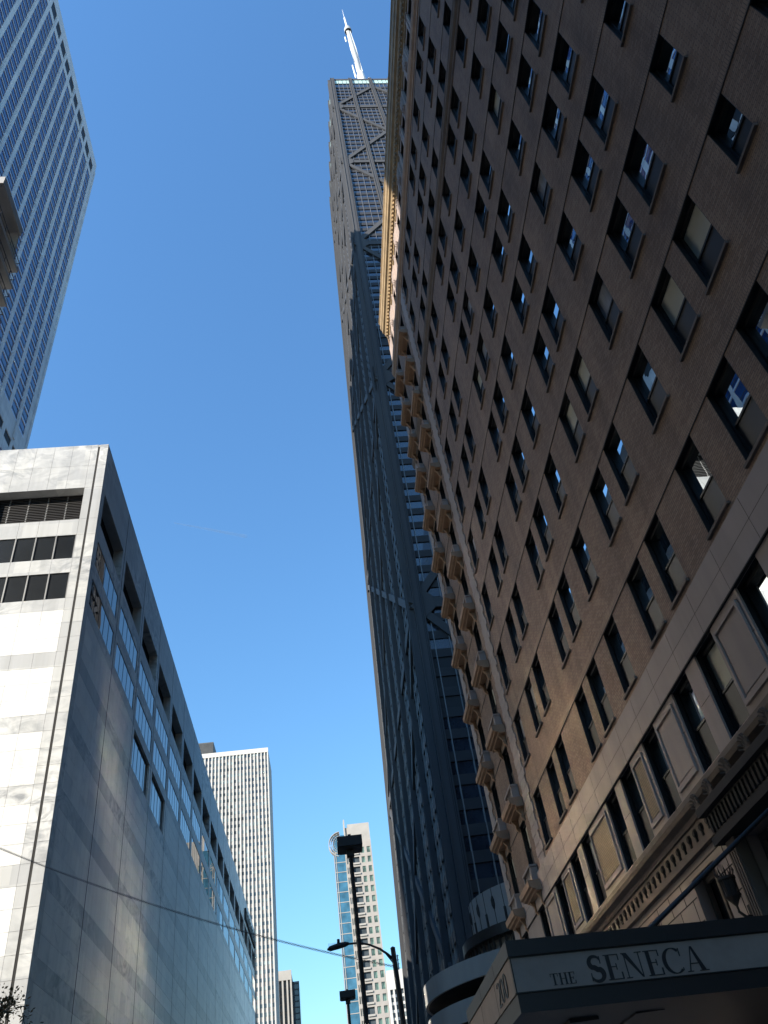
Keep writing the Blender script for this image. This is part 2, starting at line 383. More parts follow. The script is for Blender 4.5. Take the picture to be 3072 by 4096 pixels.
# quoins (alternating long and short blocks)
for strip in (0, 1):
    mb = MB(); z = 11.97; k = 0
    while z < 54.3:
        h = 0.40; lw = 0.28 if k % 2 else 0.0
        if strip: mb.box(XS-0.05, XS+0.03, 33.75-lw*0.6, 34.75+lw*0.4, z, z+h-0.02)
        else: mb.box(XS-0.05, XS+0.03, YE-0.75-lw, YE+0.03, z, z+h-0.02)
        z += h; k += 1
    mb.build('quoin_strip', M['stone'], seneca)

# windows: one sash window built once, then copied
def sash_meshes(wd, h, kind):
    a = wd/2; f = MB(); d = DEP
    f.box(0.004, d+0.02, -a, -a+0.012, 0, h); f.box(0.004, d+0.02, a-0.012, a, 0, h); f.box(0.004, d+0.02, -a+0.012, a-0.012, h-0.012, h)
    t = 0.075
    f.box(d-0.12, d, -a+0.012, -a+t, 0, h-0.012); f.box(d-0.12, d, a-t, a-0.012, 0, h-0.012)
    f.box(d-0.12, d, -a+t, a-t, h-0.10, h-0.012); f.box(d-0.12, d, -a+t, a-t, 0, 0.07)
    mid = h*0.47
    f.box(d-0.10, d, -a+t, a-t, mid, mid+0.06)
    pane = MB(); pane.quad((d-0.035,-a+t,mid+0.06),(d-0.035,-a+t,h-0.1),(d-0.035,a-t,h-0.1),(d-0.035,a-t,mid+0.06))
    scr = MB(); scr.quad((d-0.07,-a+t,0.07),(d-0.07,-a+t,mid),(d-0.07,a-t,mid),(d-0.07,a-t,0.07))
    sill = MB(); sill.box(-0.075, d, -a-0.06, a+0.06, -0.075, 0.0)
    return f, pane, scr, sill
PROTO = {}
for wd, h, kind in ((2*W2, WH, 'sash'), (0.84, 1.63, 'small'), (2*W2, 1.75, 'attic')):
    f, p, s, sl_ = sash_meshes(wd, h, kind)
    PROTO[kind] = (f.mesh('window_frame', M['w_frame']), p.mesh('glass_pane', M['w_pane']), s.mesh('insect_screen', M['w_screen']), sl_.mesh('sill', M['stone_dk']),
                   p.mesh('blind', M['w_blind']), p.mesh('curtain', M['w_curtain']), (f, p, s, sl_))
big, rest = split100(wins, lambda t: (XS, t[0], t[1]+t[3]/2), lambda t: t[2]*t[3])
rnd = random.Random(3)
for y, z, wd, h, kind in big:
    pr = PROTO[kind]
    o = place('window', pr[0], (XS, y, z), seneca)
    r = rnd.random()
    if (abs(y-15.68) < .1 and abs(z-8.62) < .1): r = 2
    if r < 0.07 or r > 1: sub('blind', pr[4], o)
    elif r < 0.17: sub('curtain', pr[5], o)
    else: sub('glass_pane', pr[1], o)
    sub('insect_screen', pr[2], o)
    if z > 11 and kind != 'attic': sub('sill', pr[3], o)
mb = MB()
for y, z, wd, h, kind in rest:
    for mi, part in enumerate(PROTO[kind][6]):
        if mi == 3 and (z < 11 or kind == 'attic'): continue
        n = len(mb.v)
        mb.v += [(v[0]+XS, v[1]+y, v[2]+z) for v in part.v]
        for fc in part.f: mb.f.append(tuple(n+i for i in fc)); mb.m.append(mi)
mb.build('windows', [M['w_frame'], M['w_pane'], M['w_screen'], M['stone_dk']], seneca, kind='stuff')

# extruded string courses and cornice
def profile_y(mb, pts, y0, y1):
    """pts: (outward distance, z) polyline, swept along the street and capped"""
    for (a, za), (b, zb) in zip(pts[:-1], pts[1:]):
        mb.quad((XS-a,y0,za),(XS-a,y1,za),(XS-b,y1,zb),(XS-b,y0,zb))
    mb.poly([(XS-a, y1, z) for a, z in pts]); mb.poly([(XS-a, y0, z) for a, z in reversed(pts)])
mb = MB(); profile_y(mb, [(-0.05,43.42),(0.04,43.42),(0.05,43.6),(0.10,43.68),(0.16,43.80),(0.17,44.0),(0.20,44.06),(0.20,44.2),(0.13,44.3),(-0.05,44.36)], YN, YE+0.1)
mb.build('lower_string_course', M['stone_dk'], seneca)
mb = MB(); profile_y(mb, [(-0.05,54.55),(0.05,54.55),(0.08,54.8),(0.18,54.95),(0.24,55.2),(0.26,55.45),(0.16,55.6),(0.10,55.9),(-0.05,55.9)], YN, YE+0.15)
mb.build('upper_string_course', M['terracotta'], seneca)
mb = MB(); wall(mb, lambda u, z, d: (XS-0.02+d, u, z), YN, YE+0.02, 55.9, 58.6, [h for h in holes if h[2] > 55], DEP+0.02)
mb.build('attic_wall', M['stone'], seneca)
pm = MB(); pm.box(-0.10, -0.015, -0.11, 0.11, 0, 2.35); pm.box(-0.14, -0.015, -0.15, 0.15, 2.35, 2.55)
repeats('attic_pilaster', pm, M['stone'], [(XS, c+s*0.72, 55.95) for c in COLS + BALC for s in (-1, 1)], seneca)
for a in (19.0-0.2, 21.45, 26.3, 31.3, 34.6, 38.3, 14.3, 11.8):
    mb = MB(); mb.box(XS-0.16, XS-0.02, a-0.55, a+0.55, 56.2, 58.35); mb.box(XS-0.22, XS-0.15, a-0.32, a+0.32, 56.5, 58.1)
    for k in range(3): mb.box(XS-0.28, XS-0.2, a-0.26+k*0.2, a-0.14+k*0.2, 56.7, 57.9)
    mb.build('carved_panel', M['stone'], seneca)
mb = MB(); profile_y(mb, [(-0.05,58.5),(0.10,58.5),(0.12,58.75),(0.22,58.8),(0.22,59.1),(0.34,59.25),(0.36,59.5),(0.52,59.62),(0.54,60.0),(0.62,60.1),(0.66,60.45),(0.60,60.62),(0.62,60.9),(0.70,61.0),(0.70,61.15),(-0.05,61.2)], YN, YE-0.9)
mb.build('cornice', M['cornice'], seneca)
y = YN+0.2
sp = []
while y < YE-1.2: sp.append((XS, y, 58.82)); y += 0.34
pm = MB(); pm.box(-0.34, -0.215, 0, 0.16, 0, 0.26); repeats('dentil', pm, M['cornice'], sp, seneca)

# balconies at the far end: slab with consoles and a balustrade
def balcony_meshes():
    s = MB(); a = 1.08
    prof = [(0.0,0.0),(0.34,0.0),(0.36,0.06),(0.50,0.08),(0.53,0.14),(0.62,0.16),(0.64,0.40),(0.0,0.43)]
    for (p, z), (q, z2) in zip(prof[:-1], prof[1:]): s.quad((-p,-a,z),(-p,a,z),(-q,a,z2),(-q,-a,z2))
    s.poly([(-p, a, z) for p, z in prof]); s.poly([(-p, -a, z) for p, z in reversed(prof)])
    br = MB()
    pts = [(0,0.0),(0.30,0.0),(0.30,-0.08),(0.20,-0.18),(0.15,-0.28),(0.17,-0.38),(0.09,-0.50),(0.0,-0.58)]
    b = 0.075
    for (p, z), (q, z2) in zip(pts[:-1], pts[1:]): br.quad((-p,-b,z),(-p,b,z),(-q,b,z2),(-q,-b,z2))
    br.poly([(-p, b, z) for p, z in pts]); br.poly([(-p, -b, z) for p, z in reversed(pts)])
    bl = MB()
    bl.box(-0.34, -0.12, -0.80, -0.64, 0.44, 1.02); bl.box(-0.34, -0.12, 0.64, 0.80, 0.44, 1.02)
    bl.box(-0.37, -0.02, -0.83, 0.83, 1.02, 1.12); bl.box(-0.33, -0.14, -0.64, 0.64, 0.44, 0.50)
    bl.box(-0.12, 0.0, -0.80, -0.64, 0.44, 1.02); bl.box(-0.12, 0.0, 0.64, 0.80, 0.44, 1.02)
    for k in range(6):
        yy = -0.5+k*0.2
        bl.tube([(-0.24,yy,0.50),(-0.24,yy,0.6),(-0.24,yy,0.8),(-0.24,yy,1.02)], [0.045,0.075,0.05,0.045], 6, False)
    return s, br, bl
s, br, bl = balcony_meshes()
sm, bm_, blm = s.mesh('balcony_slab', M['terracotta']), br.mesh('bracket', M['terracotta']), bl.mesh('balustrade', M['stone'])
for c, dz in zip(BALC, (0, 0)):
    for L in LINT:
        o = place('balcony', sm, (XS, c, L-WH-1.02), seneca)
        for sgn in (-1, 1):
            b = sub('bracket', bm_, o); b.location = (0, sgn*0.72, 0)
        sub('balustrade', blm, o)

# lower ornamental ledge, rosette frieze and rusticated base
mb = MB(); profile_y(mb, [(-0.05,7.95),(0.16,7.95),(0.20,8.05),(0.36,8.12),(0.40,8.22),(0.40,8.34),(0.30,8.40),(-0.05,8.44)], YN, YE+0.1)
mb.build('ledge', M['stone_dk'], seneca)
mb = MB(); mb.box(XS-0.10, XS+0.05, YN, YE+0.08, 7.52, 7.95); mb.box(XS-0.17, XS-0.02, YN, YE+0.12, 7.36, 7.52); mb.build('frieze', M['stone_dk'], seneca)
y = YN+0.2
sp = []
while y < YE: sp.append((XS, y, 7.75)); y += 0.44
pm = MB(); pm.tube([(-0.10,0,0),(-0.16,0,0)], [0.12,0.07], 8); pm.box(-0.14, -0.1, -0.03, 0.03, -0.19, -0.07); repeats('rosette', pm, M['grime'], sp, seneca)
mb = MB()
z = 7.36; k = 0
base_holes = [(c-0.75, c+0.75, 2.2, 7.05) for c in (20.1, 24.6, 29.0, 33.3, 37.5)] + [(14.2, 17.4, 0.0, 6.9)]
wall(mb, lambda u, z, d: (XS-0.02+d, u, z), YN, YE+0.02, 0, 7.36, base_holes, 0.45)
mb.build('stone_base', M['stone'], seneca)
mb = MB()
for k, z in enumerate((7.18, 6.66, 6.14, 5.62, 5.1, 4.58)):
    segs = [(YN, 14.0), (17.6, 19.3), (20.9, 23.8), (25.4, 28.2), (29.8, 32.5), (34.1, 36.7), (38.3, YE)] if z < 7.1 else [(YN, YE)]
    for a, b in segs: mb.box(XS-0.026, XS-0.012, a, b, z, z+0.03)
    y = YN+(0.4 if k % 2 else 0.9)
    while y < YE:
        if not any(h[0]-0.05 < y < h[1]+0.05 for h in base_holes) : mb.box(XS-0.026, XS-0.012, y, y+0.028, z-0.49, z)
        y += 1.02
mb.build('base_joints', M['grime'], seneca)
for h in base_holes:
    mb = MB(); mb.box(XS+0.38, XS+0.43, h[0], h[1], h[2], h[3])
    o = mb.build('lower_window', M['wt_glass'], seneca)
    f = MB()
    for t in (0, 0.5, 1):
        yy = h[0]+(h[1]-h[0]-0.1)*t; f.box(XS+0.26, XS+0.37, yy, yy+0.1, h[2], h[3])
    for zz in (h[3]-0.14, h[3]-1.4): f.box(XS+0.27, XS+0.365, h[0], h[1], zz, zz+0.12)
    f.build('stone_mullion', M['stone_dk'], o)
# carved entrance surround behind the canopy
portal = []
mb = MB(); mb.box(XS-0.5, XS, 13.6, 18.0, 6.95, 7.12); mb.box(XS-0.42, XS, 13.7, 17.9, 7.12, 7.62); mb.box(XS-0.58, XS, 13.45, 18.1, 7.62, 7.80)
y = 13.8
while y < 17.8:
    mb.box(XS-0.47, XS-0.42, y, y+0.07, 7.2, 7.56); mb.box(XS-0.45, XS-0.42, y+0.1, y+0.13, 7.25, 7.5); y += 0.2
pe = mb.build('portal_entablature', M['grime'], seneca)
for y in (13.8, 14.9, 16.0, 17.1, 17.95):
    mb = MB()
    for k in range(9):
        th = -1.25+2.5*k/8; q = 0.75+0.25*math.cos(th)
        mb.tube([(XS-0.52,y,7.78),(XS-0.54,y+0.2*q*math.sin(th),7.8+0.26*q*math.cos(th)),(XS-0.60,y+0.27*q*math.sin(th),7.8+0.33*q*math.cos(th)),(XS-0.63,y+0.27*q*math.sin(th),7.8+0.30*q*math.cos(th))], [0.02,0.022,0.018,0.008], 5)
    mb.tube([(XS-0.52,y-0.2,7.8),(XS-0.54,y,7.84),(XS-0.52,y+0.2,7.8)], 0.025, 5)
    mb.build('acroterion', M['stone_dk'], pe)
mb = MB()
for a, b in ((13.75, 14.2), (17.4, 17.85)):
    mb.box(XS-0.3, XS, a, b, 0.13, 6.95)
    for k in range(4): mb.box(XS-0.34, XS-0.3, a+0.03+k*0.11, a+0.08+k*0.11, 0.2, 6.8)
mb.build('portal_pilaster', M['stone_dk'], seneca)
mb = MB(); LX, LY = XS-0.32, 18.4
for k in range(10):
    c_, s_ = math.cos(k*0.628), math.sin(k*0.628)
    mb.tube([(LX+0.15*c_,LY+0.15*s_,6.38),(LX+0.21*c_,LY+0.21*s_,6.5),(LX+0.19*c_,LY+0.19*s_,6.62)], [0.02,0.018,0.004], 5)
    mb.tube([(LX+0.17*c_,LY+0.17*s_,6.36),(LX+0.16*c_,LY+0.16*s_,5.98)], 0.012, 4)
mb.tube([(LX,LY,6.34),(LX,LY,6.40)], [0.20,0.20], 12); mb.tube([(LX,LY,6.02),(LX,LY,6.34)], [0.13,0.15], 10); mb.tube([(LX,LY,5.80),(LX,LY,5.90),(LX,LY,5.98),(LX,LY,6.02)], [0.03,0.10,0.18,0.19], 12)
mb.tube([(XS-0.03,LY,5.55),(XS-0.2,LY,5.56),(LX,LY,5.68),(LX,LY,5.82)], [0.05,0.035,0.03,0.03], 6); mb.box(XS-0.06, XS-0.02, LY-0.09, LY+0.09, 5.35, 5.8)
lan = mb.build('wall_lantern', M['grime']); lan["label"] = 'dark iron wall lantern with spiky crown beside the carved entrance'; lan["category"] = 'lantern'

# ------------------------------------------------------------------ entrance canopy with lettering
canopy = thing('entrance_canopy', 'dark hotel entrance canopy with pale lettered front panel across the lower right', 'canopy', (6, 16.5, 3.8))
CY0, CY1, CX0 = 14.4, 19.9, 2.95
BLOCKERS.append((CX0, XS, CY0, CY1, 3.8, 4.8))
DR = -0.029
def sl_box(mb, x0, x1, y0, y1, z0, z1):
    f = lambda x, z: z+DR*(x-CX0)
    mb.hexa([(x0,y0,f(x0,z0)),(x1,y0,f(x1,z0)),(x1,y1,f(x1,z0)),(x0,y1,f(x0,z0)),(x0,y0,f(x0,z1)),(x1,y0,f(x1,z1)),(x1,y1,f(x1,z1)),(x0,y1,f(x0,z1))])
mb = MB(); sl_box(mb, CX0-0.02, XS-0.1, CY0-0.05, CY1+0.05, 4.575, 4.81); mb.build('top_fascia', M['can_dark'], canopy)
mb = MB(); sl_box(mb, CX0+0.02, XS-0.1, CY0+0.02, CY1-0.02, 3.79, 4.055); mb.build('lower_fascia', M['can_dark'], canopy)
mb = MB(); sl_box(mb, CX0+0.3, XS-0.1, CY0+0.3, CY1-0.3, 4.0, 4.6); mb.build('canopy_core', M['can_dark'], canopy)
mb = MB(); sl_box(mb, CX0+0.004, XS-0.1, CY0, CY0+0.06, 4.06, 4.57); sign = mb.build('sign_panel', M['can_sign'], canopy)
mb = MB(); sl_box(mb, CX0, CX0+0.06, CY0+0.065, CY1, 4.06, 4.57); side = mb.build('side_panel', M['can_side'], canopy)
mb = MB()
for x in (2.955,): mb.box(x, x+0.02, CY0-0.004, CY0+0.02, 4.06, 4.57)
sl_box(mb, CX0-0.005, XS-0.1, CY0-0.01, CY0+0.05, 4.555, 4.576); sl_box(mb, CX0-0.005, XS-0.1, CY0-0.01, CY0+0.05, 4.055, 4.07)
mb.build('sign_trim', M['black'], canopy)
mb = MB()
for k in range(5):
    x = CX0+1.0+k*1.15; mb.box(x, x+0.5, CY0+1.0, CY1-1.0, 3.70, 3.785)
mb.build('soffit_panels', M['black'], canopy)
mb = MB()
for x in (4.1, 5.6, 7.3): sl_box(mb, x, x+0.012, CY0-0.053, CY0-0.046, 4.58, 4.806)
for x in (3.95, 5.5, 7.0): sl_box(mb, x, x+0.012, CY0+0.016, CY0+0.022, 3.795, 4.05)
for y in (16.2, 18.0): mb.box(CX0-0.003, CX0+0.01, y, y+0.012, 4.06, 4.57); mb.box(CX0-0.023, CX0, y-0.3, y-0.288, 4.58, 4.8)
mb.build('panel_seams', M['black'], canopy)

# letters: didone style strokes in a unit cell (0..w, 0..1)
def ribbon(pts, wf):
    """variable width ribbon along a polyline, as quads"""
    out = []; L = []; n = len(pts)
    for i, p in enumerate(pts):
        a = pts[max(i-1, 0)]; b = pts[min(i+1, n-1)]; dx, dy = b[0]-a[0], b[1]-a[1]; l = math.hypot(dx, dy) or 1
        wdt = wf(i/(n-1), dx/l, dy/l)/2; L.append(((p[0]-dy/l*wdt, p[1]+dx/l*wdt), (p[0]+dy/l*wdt, p[1]-dx/l*wdt)))
    for a, b in zip(L[:-1], L[1:]): out.append([a[0], a[1], b[1], b[0]])
    return out
def rect(x0, x1, y0, y1): return [[(x0,y0),(x1,y0),(x1,y1),(x0,y1)]]
def arc(cx, cy, rx, ry, a0, a1, n=18): return [(cx+rx*math.cos(R(a0+(a1-a0)*i/n)), cy+ry*math.sin(R(a0+(a1-a0)*i/n))) for i in range(n+1)]
TH, TN = 0.155, 0.035
stress = lambda t, dx, dy: TN+(TH-TN)*abs(dy)**1.6
def glyph(ch):
    if ch == 'T': return rect(.27,.27+TH,0,1)+rect(0,.7,1-TN,1)+rect(0,TN,.72,1)+rect(.7-TN,.7,.72,1)+rect(.17,.53,0,TN), .74
    if ch == 'H': return rect(.08,.08+TH,0,1)+rect(.56,.56+TH,0,1)+rect(.2,.6,.49,.49+TN)+sum([rect(a,a+.31,b,b+TN) for a in (0,.48) for b in (0,1-TN)], []), .83
    if ch == 'E': return rect(.08,.08+TH,0,1)+rect(0,.62,0,TN)+rect(0,.6,1-TN,1)+rect(.2,.46,.49,.49+TN)+rect(.62-TN,.64,0,.28)+rect(.6-TN,.6,.75,1)+rect(.46-TN,.46,.38,.63), .68
    if ch == 'N': return rect(.09,.09+TN,0,1)+rect(.68,.68+TN,0,1)+[[(.02,1),(.22,1),(.72,0),(.66,0)]]+rect(0,.24,0,TN)+rect(.56,.84,1-TN,1)+rect(0,.2,1-TN,1), .86
    if ch == 'C': return ribbon(arc(.42,.5,.38,.5,48,312,26), stress)+rect(.70,.70+TN,.66,.98)+rect(.7,.7+TN,.08,.2), .80
    if ch == 'A': return [[(.36,1.0),(.44,1.0),(.78,0),(.6,0)], [(.36,1.0),(.40,1.0),(.13,0),(.09,0)]]+rect(.2,.6,.30,.30+TN)+rect(0,.24,0,TN)+rect(.5,.88,0,TN), .88
    if ch == 'S':
        p = arc(.3,.75,.23,.24,20,230,14)[:]+[(.25,.55),(.36,.46)]+arc(.31,.26,.25,.25,50,-160,16)
        return ribbon(p, lambda t, dx, dy: TN+(TH*1.15-TN)*max(0, 1-abs(t-0.5)*2.1)**0.8+0.03)+rect(.5,.5+TN,.68,.98)+rect(.05,.05+TN,.03,.34), .64
    if ch == '0': return ribbon(arc(.25,.5,.2,.48,0,360,28), lambda t, dx, dy: .03+(.11-.03)*abs(dy)**1.6), .52
    if ch == '2':
        p = arc(.24,.76,.19,.22,165,-15,12)+[(.36,.5),(.2,.24),(.06,.05)]
        return ribbon(p, lambda t, dx, dy: .04+.06*abs(dy))+rect(.04,.46,0,.08), .5
def lettering(text, P, h, mb, ww=1.0, gap=0.06):
    x = 0
    for ch in text:
        q, adv = glyph(ch)
        for i, pl in enumerate(q):
            e = 0.0004*(i % 7)
            a = [P(x+p[0]*h*ww, p[1]*h, 0.0) for p in pl]; b = [P(x+p[0]*h*ww, p[1]*h, 0.012+e) for p in pl]
            n = len(a); mb.poly(b)
            for k in range(n): mb.quad(a[k], a[(k+1) % n], b[(k+1) % n], b[k])
        x += (adv+gap)*h*ww
    return x
mb = MB(); lettering('THE', lambda u, v, d: (3.55+u, CY0-0.001-d, 4.115+v+DR*(0.6+u)), 0.165, mb, 1.05)
mb.build('lettering', M['letter'], sign)
mb = MB(); lettering('SENECA', lambda u, v, d: (4.20+u, CY0-0.001-d, 4.105+v+DR*(1.25+u)), 0.365, mb, 1.12, 0.055)
mb.build('lettering', M['letter'], sign)
mb = MB(); lettering('200', lambda u, v, d: (CX0-0.001-d, 15.98-u, 4.135+v), 0.36, mb, 1.75, 0.04)
mb.build('house_number', M['letter'], side)
mb = MB(); mb.tube([(5.2,15.0,4.6),(XS-0.02,15.0,6.95)], 0.045, 10); mb.build('tie_rod', M['can_dark'], canopy)
mb = MB(); mb.tube([(5.2,19.2,4.6),(XS-0.02,19.2,6.95)], 0.045, 10); mb.build('tie_rod', M['can_dark'], canopy)

# ------------------------------------------------------------------ white marble mall, left side of the street
XW, YW, YW2, ZW = -18.0, 55.7, 228.8, 63.0
mall = thing('marble_mall', 'white and grey veined marble block with ribbon windows, its near end in sunlight', 'building', (-40, 140, 0))
BLOCKERS.append((-70, XW, YW, YW2, 0, ZW))
GW = 0.02
def panel_grid(P, u0, u1, zs, holes, cols, veined, mb):
    """panels with open joints over u0..u1; zs list of course levels"""
    for z0, z1 in zip(zs[:-1], zs[1:]):
        for a, b in zip(cols[:-1], cols[1:]):
            if any(h[0] < (a+b)/2 < h[1] and h[2] < (z0+z1)/2 < h[3] for h in holes) or b-a < 0.2: continue
            mb.mi = 1 if veined(a, b, z0, z1) else 0
            p = [P(a+GW/2,z0+GW/2,0),P(b-GW/2,z0+GW/2,0),P(b-GW/2,z1-GW/2,0),P(a+GW/2,z1-GW/2,0)]
            q = [P(a+GW/2,z0+GW/2,.04),P(b-GW/2,z0+GW/2,.04),P(b-GW/2,z1-GW/2,.04),P(a+GW/2,z1-GW/2,.04)]
            mb.quad(*p)
            for k in range(4): mb.quad(p[k], q[k], q[(k+1) % 4], p[(k+1) % 4])
GRAY = [(37.45, 38.85), (31.95, 33.35), (26.45, 27.85), (20.95, 22.35), (15.45, 16.85), (9.95, 11.35)]
zs = [0.2, 3.2, 4.45, 5.85, 7.22, 8.58, 9.95, 11.35, 12.72, 14.08, 15.45, 16.85, 18.22, 19.58, 20.95, 22.35, 23.72, 25.08, 26.45, 27.85, 29.22, 30.58, 31.95, 33.35,
      34.72, 36.08, 37.45, 38.85, 40.2, 41.6, 42.95, 44.15, 46.9, 48.5, 51.2, 53.1, 57.1, 60.1, ZW]
RIB = [(44.15, 46.9), (48.5, 51.2), (53.1, 57.1)]
def isgray(a, b, z0, z1):
    zc = (z0+z1)/2
    return zc > 42.9 or any(g0 < zc < g1 for g0, g1 in GRAY)
def ribbon_fill(P, a, b, z0, z1, kind, mull):
    """kind: window or louver; the piece is one part, its mullions a sub-part"""
    d = 1.1 if kind == 'louver' else mull[2]
    m = MB()
    if kind == 'louver':
        m.quad(P(a,z0,d),P(b,z0,d),P(b,z1,d),P(a,z1,d))
        z = z0+0.1
        while z < z1-0.1:
            m.hexa([P(a,z,d-0.14),P(b,z,d-0.14),P(b,z+0.03,d-0.01),P(a,z+0.03,d-0.01),P(a,z+0.05,d-0.14),P(b,z+0.05,d-0.14),P(b,z+0.08,d-0.01),P(a,z+0.08,d-0.01)]); z += 0.21
        o = m.build('louver', M['louver'], mall)
    else:
        m.quad(P(a,z0,d),P(b,z0,d),P(b,z1,d),P(a,z1,d)); o = m.build('window', M['bounce_mirror'] if kind == 'bounce mirror' else (M['wt_glass_sun'] if P is Pe else M['wt_glass']), mall)
    f = MB(); n = 5; mp = 0.10 if P is Pe or kind == 'louver' else 0.026
    for k in range(n+1):
        u = a+(b-a)*k/n; hw = mull[0]/2 if 0 < k < n else 0.03
        u = min(max(u, a+0.035), b-0.035)
        f.hexa([P(u-hw,z0+.03,d-mp),P(u+hw,z0+.03,d-mp),P(u+hw,z0+.03,d-0.012),P(u-hw,z0+.03,d-0.012),P(u-hw,z1-.03,d-mp),P(u+hw,z1-.03,d-mp),P(u+hw,z1-.03,d-0.012),P(u-hw,z1-.03,d-0.012)])
    f.build('mullions', mull[1], o)
# near (east) end
Pe = lambda u, z, d: (XW-u, YW+d, z)       # u grows to the left
eh = []
b0 = 1.65
bays = [(1.65+10.3*k, 1.65+8.7+10.3*k) for k in range(4)]
for a, b in bays:
    for z0, z1 in RIB: eh.append((a, b, z0, z1))
ELOW = [(6.87, 10.35, 27.85, 42.95), (11.95, 15.43, 27.85, 42.95)]  # added mirrors out of view, bouncing sun onto the hotel brick
eh += ELOW
cols = [0, 0.80, 0.98, 1.65]
for a, b in bays: cols += [a+1.74*k for k in range(1, 5)] + [b, b+1.6]
mb = MB()
def vE(a, b, z0, z1): return isgray(a, b, z0, z1) or b <= 1.7 or any(abs(a-x[1]) < 0.01 for x in bays)
panel_grid(Pe, 0, 43, zs, eh, cols, vE, mb)
mb.build('marble_cladding', [M['marble'], M['marble_v']], mall)
for a, b in bays:
    for (z0, z1), kd in zip(RIB, ('window', 'window', 'louver')): ribbon_fill(Pe, a, b, z0, z1, kd, (0.11, M['wt_mull'], 0.10))
for t in ELOW: ribbon_fill(Pe, *t, 'bounce mirror', (0.11, M['wt_mull'], 0.10))  # built like windows, but these are the added sun mirrors
# street (north) side
Pn = lambda u, z, d: (XW-d, YW+u, z)
NB = 16
nb = [(1.05+10.22*k, 9.7+10.22*k) for k in range(NB+1)]
nh = []
for a, b in nb:
    for z0, z1 in RIB: nh.append((a, b, z0, z1))
LOWW = [nb[2], nb[3]]
for a, b in LOWW: nh.append((a, b, 38.85, 42.95))
cols = [0, 0.52, 1.05]
for a, b in nb: cols += [a+2.16*k for k in range(1, 4)] + [b, (a+b)/2+5.03, (a+b)/2+5.16, b+1.57]
cols = sorted(set(round(c, 3) for c in cols if c <= YW2-YW))
mb = MB()
panel_grid(Pn, 0, YW2-YW, zs, nh, cols, lambda a, b, z0, z1: isgray(a, b, z0, z1) or b < 1.1, mb)
mb.build('marble_cladding', [M['marble'], M['marble_v']], mall)
for a, b in nb:
    if b > YW2-YW: continue
    for (z0, z1), kd in zip(RIB, ('window', 'window', 'louver')): ribbon_fill(Pn, a, b, z0, z1, kd, (0.05, M['wt_mull_dk'], 0.05))
for a, b in LOWW: ribbon_fill(Pn, a, b, 38.85, 42.95, 'window', (0.07, M['wt_mull_dk'], 0.25))
# reveals of the deep louver recesses and the backing behind the joints
mb = MB()
for P, hs in ((Pe, eh), (Pn, nh)):
    for a, b, z0, z1 in hs:
        d = 1.1 if z0 > 53 else (0.26 if P is Pe or z0 < 40 else 0.08)
        e = GW/2
        mb.mi = 1
        mb.quad(P(a,z0-e,0.03),P(a,z1+e,0.03),P(a,z1+e,d),P(a,z0-e,d)); mb.quad(P(b,z0-e,0.03),P(b,z0-e,d),P(b,z1+e,d),P(b,z1+e,0.03))
        mb.quad(P(a,z1,0.03),P(b,z1,0.03),P(b,z1,d),P(a,z1,d)); mb.quad(P(a,z0,0.03),P(a,z0,d),P(b,z0,d),P(b,z0,0.03))
mb.mi = 0
wall(mb, lambda u, z, d: Pe(u, z, 0.035+d), 0.035, 42.6, 0, ZW-0.1, eh, 0.0)
wall(mb, lambda u, z, d: Pn(u, z, 0.035+d), 0.035, YW2-YW, 0, ZW-0.1, nh, 0.0)
mb.build('joint_backing', [M['joint'], M['marble_v']], mall)
mb = MB(); mb.box(XW-0.98, XW-0.80, YW+0.022, YW+0.034, 0.2, ZW-0.02); mb.box(XW-0.034, XW-0.022, YW+0.40, YW+0.52, 0.2, ZW-0.02)
for a, b in nb:
    for u in ((a+b)/2+5.03,): mb.box(XW-0.034, XW+0.004, YW+u, YW+u+0.13, 0.2, ZW-0.02)
mb.build('expansion_joints', M['slot'], mall)
mb = MB(); mb.box(-60.6, XW-1.3, YW+1.3, YW2, 0, ZW-0.4); mb.build('inner_wall', M['joint'], mall)
mb = MB(); mb.box(-60.6, XW-0.01, YW+0.01, YW2, ZW-0.3, ZW-0.05); mb.build('roof', M['g_white'], mall)
# sign letters fixed to the far end of the parapet
sgn = thing('wall_sign', 'row of dark raised letters on the marble parapet seen nearly edge on', 'sign', (XW+0.2, 213, 57.9)); y = 200.5
for k in range(9):
    mb = MB(); mb.box(XW+0.02, XW+0.45, y, y+0.5, 57.9, 60.4)
    if k % 3 != 1: mb.box(XW+0.02, XW+0.45, y+0.5, y+1.5, 60.0, 60.4)
    if k % 2: mb.box(XW+0.02, XW+0.45, y+0.5, y+1.4, 58.9, 59.3)
    mb.box(XW+0.02, XW+0.45, y+1.5, y+1.9, 57.9, 60.0); y += 2.95
    mb.build('letter', M['black'], sgn)

# ------------------------------------------------------------------ blue glazed marble tower at top left
XR, YR0, YR1, ZT = -54.5, 47.5, 116.9, 260.7
tower = thing('marble_skyscraper', 'tall marble and blue glass skyscraper rising behind the marble mall at top left', 'skyscraper', (-59, 84, 0))
Pt = lambda u, z, d: (XR-d, u, z)
FH = 3.43
pier_c = [69.25+4.58*k for k in range(-5, 11)]
bays_t = [(a+(0.66 if i % 2 else 0.52), b-(0.52 if i % 2 else 0.66)) for i, (a, b) in enumerate(zip(pier_c[:-1], pier_c[1:]))]
floors = [131.0+FH*k for k in range(34)] 
tw = []; mech = []; low = [62+FH*k for k in range(17)]
for a, b in bays_t:
    for z in floors: tw.append((a, b, z+0.42, z+FH))
    mech.append((a, b, 250.4, 255.3)); mech.append((a, b, 123.3, 125.6))
    for z in low: tw.append((a, b, z+0.42, z+FH))
a, b = 115.0-0.0, 116.1
mb = MB(); wall(mb, Pt, YR0, YR1, 60, ZT, tw+mech, 0.16)
